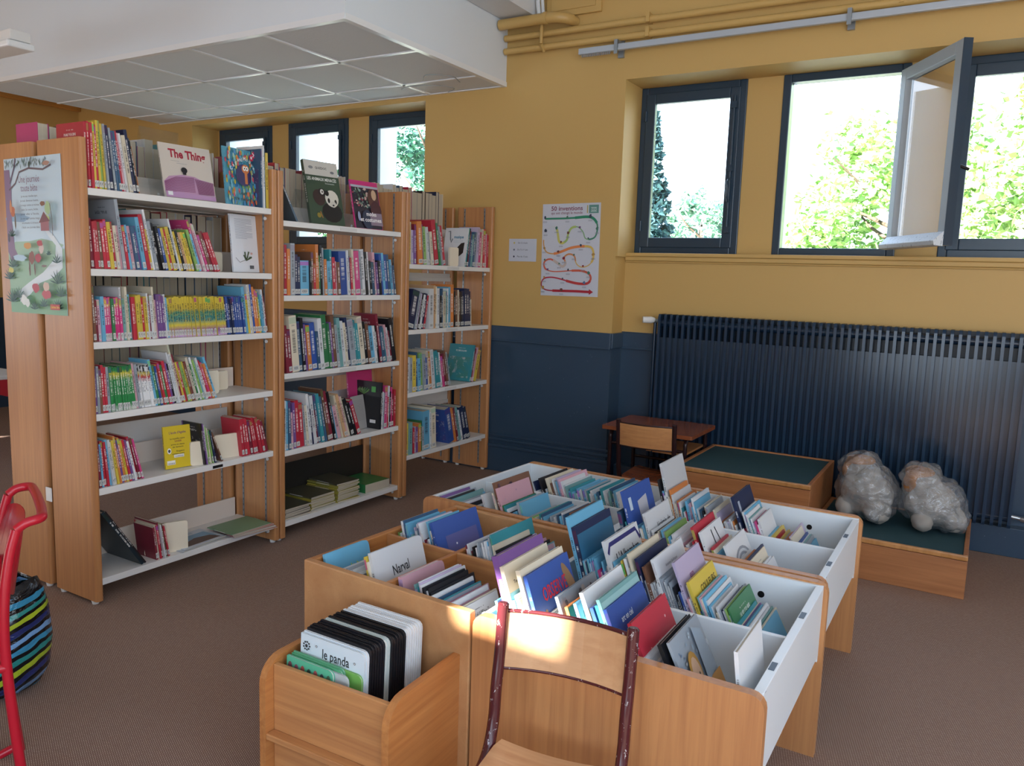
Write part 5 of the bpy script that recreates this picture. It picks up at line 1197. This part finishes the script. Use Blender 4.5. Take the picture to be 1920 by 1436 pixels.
def a_greenb(o, tk, w_, h):
    P = Print((tk, 0, 0), (0, 1, 0), (0, 0, 1))
    for k, c in enumerate(('7a4a50', '8a5060', '9a4a48', '3a4a40', 'a05050', '3c4448', '4a6a50')): P.disc(w_ * (.08 + k * .14), h * (.86 - .012 * (k % 2)), .008, .014, c, 8)
    P.text('contrastes', w_ * .5, h * .62, .022, '2a7a62', .01, w_ * .55).build('printed_cover', o)
# front to back; the box is open at the top
bx = -1.562; by = 1.452
seq = [('5fbf9a', .17, .190, .009, a_greenb, 'mint green board book with a row of little pictures, frontmost in the box', 0),
       ('c8d0d0', .205, .184, .006, None, 'greyish white board book right behind the mint green one', .01),
       ('58a87a', .19, .190, .006, None, 'green board book, third from the front of the box', .0),
       ('6ab088', .19, .193, .005, None, 'pale green board book, fourth from the front of the box', .0),
       ('7ab85a', .235, .186, .007, None, 'lime green board book showing at the right, fifth from the front', .008),
       ('cfdce4', .232, .243, .008, a_lepanda, 'white board book titled le panda', .012),
       ('d4dce2', .232, .246, .008, None, 'white board book right behind le panda', .014)]
yy = by
for i, (c, w_, h, tk, art, lab, dx) in enumerate(seq):
    o = board(i, yy, w_, h, tk, c, bx + dx, lab, 'board books in the front box', art, 0)
    o.rotation_euler = (0, 0, 0); 
    yy += tk + .0012
cols = ['1a1a1e'] * 4 + ['1c1c22'] * 2 + ['d0dcd8', 'c8d4d0'] + ['18181c'] * 6 + ['dfe3e6'] * 7
for k, c in enumerate(cols):
    dark = lin(c)[0] < .1
    tk = .0082; w_ = .232 if k < 8 else .236; h = .252 + .0006 * k + .002 * (k % 3)
    lab = '%s board book, %s behind the le panda pair' % ('black' if dark else 'white', ordw(k + 1))
    o = board(k, yy, w_, round(h, 3), tk, c, bx + .016 + k * .0012, lab, 'black and white board books in the front box'); yy += tk + .0008
for o in [o for o in bpy.data.objects if o.name.startswith('board_book')]:
    # covers face the front of the box (-y), spine at the left
    tk = o.data.vertices and max(v.co.x for v in o.data.vertices)
    w_ = max(v.co.y for v in o.data.vertices)
    o.rotation_euler = (0, 0, rad(-90))
    # local x -> -Y, local y -> +X
    lean = rad(9)
    o.rotation_euler = (rad(0), rad(-2.5), rad(-90))

# ------------------------------------------------------------------ near chair, desk and desk chair
def school_chair(label, loc, rz, m_tube, width=.345, top=.685, seat=.36, ply=None, sm=None):
    ply = ply or M_PLY; sm = sm or ply
    t = thing('school_chair', label, 'chair', loc, rz)
    hw = width / 2; r = .0148
    for s in (-1, 1):
        x = s * hw
        pts = bez([(x, .192, top), (x, .178, top - .12), (x, .160, seat + .14), (x, .150, seat + .06), (x, .115, seat - .012), (x, .04, seat - .042), (x, -.08, seat - .045), (x, -.14, seat - .055), (x * 1.02, -.168, seat - .11), (x * 1.06, -.185, .015)], 6)
        MB().tube(pts, r, 12).tube([(x, .192, top), (x, .1925, top + .004)], [r * .98, r * .7], 12).build('side_tube', m_tube, t)
        MB().tube([(x * .98, .06, seat - .045), (x * 1.04, .12, seat * .5), (x * 1.08, .20, .012)], r, 12).build('rear_leg', m_tube, t)
        for yy_, xx_ in ((-.185, x * 1.06), (.20, x * 1.08)):
            MB().tube([(xx_, yy_, 0), (xx_, yy_, .03)], [.016, .0145], 12).build('foot_cap', M_BLACK, t)
    def arc(z, dy=0, n=9, ins=.0):
        return [(-hw + ins + (width - 2 * ins) * k / (n - 1), .178 + dy + (z - (top - .12)) * .12 + .030 * (1 - (2 * k / (n - 1) - 1) ** 2), z) for k in range(n)]
    zt, zb = top - .020, top - .155
    m = MB(); a = arc(zt, -.0045); b = arc(zb, -.0045); c = arc(zt, .0045); d = arc(zb, .0045); n = 9
    m.add(a + b + c + d, [(i, i + 1, n + i + 1, n + i) for i in range(n - 1)] + [(2 * n + i + 1, 2 * n + i, 3 * n + i, 3 * n + i + 1) for i in range(n - 1)] +
          [(i + 1, i, 2 * n + i, 2 * n + i + 1) for i in range(n - 1)] + [(n + i, n + i + 1, 3 * n + i + 1, 3 * n + i) for i in range(n - 1)] + [(0, n, 3 * n, 2 * n), (n - 1, 3 * n - 1, 4 * n - 1, 2 * n - 1)])
    m.build('backrest', ply, t)
    MB().tube(arc(zt + .004), .0052, 8).build('back_rod', m_tube, t); MB().tube(arc(zb - .004), .0052, 8).build('back_rod', m_tube, t)
    so_ = MB(); N_ = 10
    # seat sheet, gently dished
    vs = []; fs = []; th_ = .009
    for j in range(N_ + 1):
        y = .150 - .33 * j / N_
        for i in range(9):
            x = (-1 + 2 * i / 8) * (hw - .016); rr = 1 - .10 * (max(0, j / N_ - .85) / .15) ** 2 - .05 * (max(0, .12 - j / N_) / .12) ** 2
            vs.append((x * rr, y, seat + .012 * ((2 * i / 8 - 1) ** 2) - .012 * max(0, j / N_ - .8) * 5 * .3))
    nn = len(vs); vs += [(v[0], v[1], v[2] - th_) for v in vs]
    for j in range(N_):
        for i in range(8):
            q = j * 9 + i; fs += [(q, q + 1, q + 10, q + 9), (nn + q + 1, nn + q, nn + q + 9, nn + q + 10)]
    for j in range(N_): fs += [(j * 9, j * 9 + 9, nn + j * 9 + 9, nn + j * 9), (j * 9 + 17, j * 9 + 8, nn + j * 9 + 8, nn + j * 9 + 17)]
    for i in range(8): fs += [(i + 1, i, nn + i, nn + i + 1), (N_ * 9 + i, N_ * 9 + i + 1, nn + N_ * 9 + i + 1, nn + N_ * 9 + i)]
    so_.add(vs, fs); so_.build('seat', sm, t)
    MB().tube([(-hw, .10, seat - .028), (hw, .10, seat - .028)], .009, 10).tube([(-hw, -.10, seat - .048), (hw, -.10, seat - .048)], .009, 10).build('cross_bar', m_tube, t)
    return t
school_chair('small wooden school chair with chipped maroon tubes in front of the bins', (-.775, 1.455, 0), rad(9), M_TUBE, .33, .69, .345)
school_chair('small wooden school chair pushed in at the desk, its back to the room', (-1.70, 4.60, 0), rad(184), M_TUBED, .345, .665, .30, M_WOODX, M_DARKW)
t = thing('school_desk', 'small reddish wooden desk in front of the left end of the radiator', 'desk', (-2.07, 4.62, 0))
MB().prism(rrect(0, .60, 0, .49, .012, 3), 'z', .548, .572).build('desk_top', M_DARKW, t, bevel=.003)
for x in (.05, .55):
    MB().tube(bez([(x, .44, .545), (x, .40, .545), (x, .10, .545), (x, .045, .52), (x, .035, .44), (x, .03, .012)], 6), .013, 12).build('leg', M_TUBED, t)
    MB().tube([(x, .44, .545), (x, .45, .012)], .013, 12).build('leg', M_TUBED, t)
MB().tube([(.05, .04, .46), (.55, .04, .46)], .010, 10).tube([(.05, .45, .30), (.55, .45, .30)], .010, 10).build('cross_bar', M_TUBED, t)
MB().box(.30, .33, .03, .46, .44, .548).box(.33, .54, .06, .46, .43, .442).build('book_shelf', M_WOODX, t)

# ------------------------------------------------------------------ platforms
def platform(label, x0, x1, y0, y1, z):
    t = thing('platform', label, 'platform', (x0, y0, 0)); W_ = x1 - x0; D_ = y1 - y0; r = .022
    MB().box(0, W_, 0, r, 0, z - .028).build('front_board', M_PLAT, t, bevel=.003)
    MB().box(0, W_, -.003, r, z - .026, z).build('front_rim', M_EDGE, t, bevel=.006)
    MB().box(0, W_, D_ - r, D_, 0, z).build('back_board', M_PLAT, t, bevel=.003)
    for x in (0, W_ - r): MB().box(x, x + r, r, D_ - r, 0, z).build('side_board', M_PLAT, t, bevel=.004)
    MB().box(r, W_ - r, r, D_ - r, z - .03, z - .008).build('carpet_top', M_GREENC, t)
platform('higher wooden platform topped with dark green carpet, beside the desk', -1.49, -.728, 4.385, 5.145, .44)
platform('lower wooden platform topped with dark green carpet, under the wrapped toys', -.722, .03, 4.345, 5.10, .22)

def wrapped_toy(label, loc, sc, seed, ry):
    t = thing('wrapped_plush', label, 'plush toy', loc, ry)
    r = random.Random(seed)
    def lump(name, parts, mat, disp, parent, seg=28):
        m = MB()
        bm = bmesh.new()
        for (cx, cy, cz, a, b, c) in parts:
            mt = Matrix.Translation((cx, cy, cz)) @ Matrix.Diagonal((a, b, c, 1))
            bmesh.ops.create_uvsphere(bm, u_segments=seg, v_segments=seg // 2, radius=1, matrix=mt)
        me = bpy.data.meshes.new(name); bm.to_mesh(me); bm.free()
        for p in me.polygons: p.use_smooth = True
        me.materials.append(mat); o = bpy.data.objects.new(name, me); COL.objects.link(o); o.parent = parent
        if len(parts) > 1:
            rm = o.modifiers.new('join', 'REMESH'); rm.mode = 'VOXEL'; rm.voxel_size = .012; rm.use_smooth_shade = True
        tx = bpy.data.textures.new(name, 'CLOUDS'); tx.noise_scale = disp[1]
        dm = o.modifiers.new('lumps', 'DISPLACE'); dm.texture = tx; dm.strength = disp[0]; dm.mid_level = .5; dm.texture_coords = 'GLOBAL'
        return o
    S = sc
    body = lump('plush_body', [(0, 0, .15 * S, .15 * S, .13 * S, .13 * S), (-.05 * S, .03, .25 * S, .11 * S, .10 * S, .10 * S), (.10 * S, -.06, .08 * S, .075 * S, .09 * S, .075 * S), (-.08 * S, -.08, .07 * S, .06 * S, .07 * S, .065 * S)], cm('9a9690', .95), (.02, .05), t)
    lump('plush_cap', [(-.07 * S, .03, .335 * S, .085 * S, .08 * S, .035 * S), (-.13 * S, .01, .27 * S, .035 * S, .06 * S, .06 * S)], cm('a8703c', .95), (.012, .04), t)
    bag = lump('plastic_bag', [(0, 0, .17 * S, .185 * S, .16 * S, .165 * S), (-.06 * S, .02, .30 * S, .13 * S, .11 * S, .10 * S), (.09 * S, -.05, .09 * S, .10 * S, .12 * S, .085 * S)], M_BAGPL, (.05, .06), t)
    return t
wrapped_toy('cream plush toy with brown top in a clear plastic bag, left of the pair', (-.485, 4.74, .222), .93, 1, rad(-20))
wrapped_toy('cream plush toy in a clear plastic bag, right of the pair', (-.165, 4.74, .222), .90, 5, rad(25))

# ------------------------------------------------------------------ red chair and striped bag at the left edge
def red_chair():
    t = thing('red_chair', 'red metal chair cut by the left edge of the photograph', 'chair', (-2.255, 1.07, 0), rad(-24))
    # local: x across the back (near side = -), y towards the back, seat extends to -y ; local frame turned so the seat runs out of frame
    hw = .19; r = .0125
    for s in (-1, 1):
        x = s * hw
        MB().tube(bez([(x, .035, .012), (x, .012, .28), (x, .0, .50), (x, .004, .64), (x * .98, .02, .75), (x * .97, .038, .82)], 6), r, 12).build('back_upright', M_RED, t)
        MB().tube(bez([(x, -.38, .012), (x, -.37, .25), (x, -.36, .42), (x, -.33, .455), (x, -.2, .46), (x, 0, .46)], 6), r, 12).build('front_leg', M_RED, t)
        MB().tube([(x, .03, .03), (x, -.02, .014)], r, 10).build('foot', M_RED, t)
    MB().tube([(-hw, 0, .63), (-hw, -.30, .63)], .009, 10).build('arm_bar', M_RED, t)
    MB().tube(bez([(-hw * .97, .038, .82), (-hw * .98, .06, .835), (-hw * .93, .092, .84), (-hw * .7, .10, .84), (0, .103, .84), (hw * .7, .10, .84), (hw * .93, .092, .84), (hw * .98, .06, .835), (hw * .97, .038, .82)], 5), r, 12).build('back_handle', M_RED, t)
    m = MB(); n = 15; a = []; b = []
    for k in range(n):
        u = -1 + 2 * k / (n - 1); y = .018 + .035 * (1 - u * u)
        a.append((u * hw * .96, y + .016, .815 - .03 * abs(u) ** 4)); b.append((u * hw * .97, y - .018, .60 + .09 * abs(u) ** 2.5))
    m.add(a + b + [(p[0], p[1] - .003, p[2]) for p in a + b], [(i, i + 1, n + i + 1, n + i) for i in range(n - 1)] + [(2 * n + i + 1, 2 * n + i, 3 * n + i, 3 * n + i + 1) for i in range(n - 1)] + [(i + 1, i, 2 * n + i, 2 * n + i + 1) for i in range(n - 1)] + [(n + i, n + i + 1, 3 * n + i + 1, 3 * n + i) for i in range(n - 1)], 0, True)
    m.build('backrest', M_RED, t)
    for z_, y_ in ((.46, 0), (.455, -.34)): MB().tube([(-hw, y_, z_), (hw, y_, z_)], r, 10).build('cross_bar', M_RED, t)
    MB().prism(rrect(-hw + .01, hw - .01, -.35, -.01, .03, 4), 'z', .458, .466).build('seat', M_REDM, t, bevel=.002)
red_chair()
def m_bag():
    m, n, l, b = new_mat('striped_bag_print'); q = NB(n, l); v = q.coord('Object'); s = q.sep(v)
    u = q.m('ADD', q.m('ADD', s[2], q.m('MULTIPLY', s[0], -.40)), q.m('MULTIPLY', s[1], -.24))
    u = q.m('ADD', u, q.m('MULTIPLY', q.noise(v, 7, 2).outputs[0], .06)); u = q.m('ADD', u, 1.0)
    fr = q.m('FRACT', q.m('MULTIPLY', u, 5.4)); fr2 = q.m('FRACT', q.m('MULTIPLY', u, 27.0))
    x = n.new('ShaderNodeValToRGB'); x.color_ramp.interpolation = 'CONSTANT'; l.new(fr, x.inputs[0]); r = x.color_ramp
    stops = [(0, '2a8a86'), (.2, '3a90b8'), (.4, '7aa8d8'), (.6, '24306a'), (.8, 'a8bc30')]
    while len(r.elements) < 5: r.elements.new(.5)
    for e, (p_, c) in zip(r.elements, stops): e.position = p_; e.color = lin(c)
    top = q.m('GREATER_THAN', s[2], .40)
    col = q.mix(q.m('MAXIMUM', q.m('GREATER_THAN', fr2, .55), top), x.outputs[0], lin('0c0e14'))
    l.new(col, b.inputs['Base Color']); b.inputs['Roughness'].default_value = .22
    q.bump(q.noise(v, 9, 4, .6, .8).outputs[0], b, .7, .03)
    return m
t = thing('shopping_bag', 'black shopping bag with blue and green stripes on the floor behind the red chair', 'bag', (-2.90, 1.34, 0), rad(12)); t.scale = (1, 1, .93)
m = MB(); N_ = 28; rings = []
for j, (z, a, b, e) in enumerate(((0.0, .10, .08, .6), (.02, .15, .12, .7), (.08, .185, .145, .8), (.2, .205, .15, .8), (.32, .20, .14, .8), (.39, .19, .12, .75), (.435, .18, .095, .7))):
    ring = []
    for k in range(N_):
        an = 2 * pi * k / N_; c, s_ = cos(an), sin(an)
        ring.append((math.copysign(abs(c) ** e, c) * a, math.copysign(abs(s_) ** e, s_) * b, z + (.02 * sin(an * 3 + 1) if j > 4 else 0)))
    rings.append(ring)
vs = [p for R_ in rings for p in R_]
fs = [(i * N_ + k, i * N_ + (k + 1) % N_, (i + 1) * N_ + (k + 1) % N_, (i + 1) * N_ + k) for i in range(len(rings) - 1) for k in range(N_)] + [tuple(range(N_))[::-1]]
m.add(vs, fs, 0, True); o = m.build('bag_body', m_bag(), t)
sd = o.modifiers.new('thick', 'SOLIDIFY'); sd.thickness = .003
st = MB()
for s in (-1,):
    P_ = bez([(-.09, s * .15, .02), (-.09, s * .155, .20), (-.08, s * .125, .42), (-.06, s * .10, .50), (.0, s * .11, .40), (.06, s * .12, .42), (.09, s * .155, .20), (.09, s * .15, .02)], 5)
    st = MB()
    for a, b in zip(P_, P_[1:]):
        st.add([(a.x, a.y - .002, a.z), (b.x, b.y - .002, b.z), (b.x + .022, b.y + .002, b.z), (a.x + .022, a.y + .002, a.z)], [(0, 1, 2, 3)])
    o = st.build('strap', cm('a8c030', .5), t); sd = o.modifiers.new('thick', 'SOLIDIFY'); sd.thickness = .003

# table and display far left, beyond the bookcases
t = thing('reading_table', 'low table with white sloping top and red metal legs behind the bookcases', 'table', (-7.35, 2.45, 0))
MB().box(0, 1.0, 0, .9, .60, .63).build('table_top', M_WHITE, t, bevel=.005)
for x in (.05, .95):
    for y in (.05, .85): MB().tube([(x, y, 0), (x, y, .60)], .02, 10).build('leg', M_RED, t)
MB().box(.03, .97, .03, .05, .42, .60).box(.03, .97, .85, .87, .42, .60).build('apron', M_RED, t)
MB().prism([(.05, .632), (.5, .632), (.45, 1.1), (.40, 1.1)], 'y', .1, .8).build('display_rack', M_WHITE, t)

# ------------------------------------------------------------------ outside: ground, trees, houses
struct(box('ground', m_wall('pale_ground', 'a8ab98', .1, .95), (-80, 60, 5.9, 120, -1.35, -1.3)))
def tree(label, x, y, z0, H, R_, n, cols, shape='round', leaf=.16, seed=1, name='broadleaf_tree'):
    r = random.Random(seed); t = thing(name, label, 'tree', (x, y, z0))
    tr = MB().tube([(0, 0, 0), (.05, 0, H * .4), (0, .05, H * .92)], [H * .022 + .05, H * .016 + .03, .02], 10)
    if shape == 'round':
        for k in range(14):
            a = r.uniform(0, 2 * pi); z = H * r.uniform(.3, .7); tr.tube([(0, 0, z), (cos(a) * R_ * .4, sin(a) * R_ * .4, z + H * .08), (cos(a) * R_ * .75, sin(a) * R_ * .75, z + H * .18)], [.06, .04, .012], 6)
    tr.build('trunk', cm('5a4c3e', .9), t)
    m = MB(); cl = []
    if shape == 'round':
        for _ in range(70):
            a = r.uniform(0, 2 * pi); u = r.uniform(-1, 1); q = r.uniform(.55, 1) ; s = math.sqrt(1 - u * u)
            cl.append((cos(a) * s * R_ * q, sin(a) * s * R_ * q, H * .62 + u * H * .38 * q, R_ * r.uniform(.16, .3)))
    else:
        for k in range(150):
            f = (k + .5) / 150; a = k * 2.4; rr = R_ * (1 - f) ** .9 * r.uniform(.5, 1.0)
            cl.append((cos(a) * rr, sin(a) * rr, H * (.06 + .92 * f) - rr * .25, max(.12, R_ * .2 * (1 - f * .7))))
    for i in range(n):
        c = r.choice(cl); p = Vector((r.gauss(0, 1), r.gauss(0, 1), r.gauss(0, .8))); p = p.normalized() * c[3] * r.uniform(.5, 1.05)
        p = Vector(c[:3]) + p; u = Vector((r.gauss(0, 1), r.gauss(0, 1), r.gauss(0, .6))).normalized(); v = u.cross(Vector((r.gauss(0, 1), r.gauss(0, 1), r.gauss(0, 1)))).normalized()
        L_ = leaf * r.uniform(.6, 1.3)
        m.add([p - u * L_ * .5, p + v * L_ * .28, p + u * L_ * .5, p - v * L_ * .28], [(0, 1, 2, 3)], r.randrange(len(cols)))
    mats = []
    for c in cols:
        mm = bpy.data.materials.new('leaf_' + c); mm.use_nodes = True; b = mm.node_tree.nodes['Principled BSDF']; b.inputs['Base Color'].default_value = lin(c); b.inputs['Roughness'].default_value = .6
        mats.append(mm)
    o = m.build('foliage', mats, t, fixn=False); o['kind'] = 'stuff'
    return t
tree('tall dark fir seen through the first window right of the pier', -8.75, 22.0, -1.3, 7.7, 1.35, 8000, ['34585c', '42686a', '284a4c'], 'fir', .34, 2, 'fir_tree')
tree('broad light green tree filling the open window', -1.9, 21.0, -1.3, 6.9, 2.9, 15000, ['98bc70', 'bcd48c', '78a05c', 'd4e4a8'], 'round', .24, 3)
tree('light green tree seen through the window at the right edge', 1.9, 18.0, -1.3, 7.6, 2.5, 13000, ['90b468', 'b4cc80', '749858', 'ccdc98'], 'round', .22, 4)
tree('dark green tree seen through the window above the farthest bookcase', -12.7, 17.5, -1.3, 7.8, 1.7, 9000, ['3a7058', '4c8464', '2c5848'], 'round', .16, 5)
tree('green tree crown just visible through the middle left window', -16.9, 18.5, -1.3, 6.6, 1.2, 3500, ['3a7048', '5a8a58'], 'round', .22, 6)
tree('pale green distant tree beside the fir', -12.3, 38, -1.3, 7.3, 1.9, 5000, ['7aa890', '98b8a0'], 'round', .34, 7)
b = thing('house', 'low pale house with light roof far behind the fir', 'building', (-14.3, 46, -1.3))
MB().box(-5, 5, -3, 3, 0, 2.8).build('wall', cm('c8c0b4', .9), b); MB().prism([(-5.4, 2.8), (5.4, 2.8), (4.0, 4.4), (-4.0, 4.4)], 'y', -3.4, 3.4).build('roof', cm('a88a78', .9), b)
for xx in (-3, 0, 3): MB().box(xx - .6, xx + .6, -3.05, -2.98, 1, 2.2).build('window', cm('5a6670', .3), b)
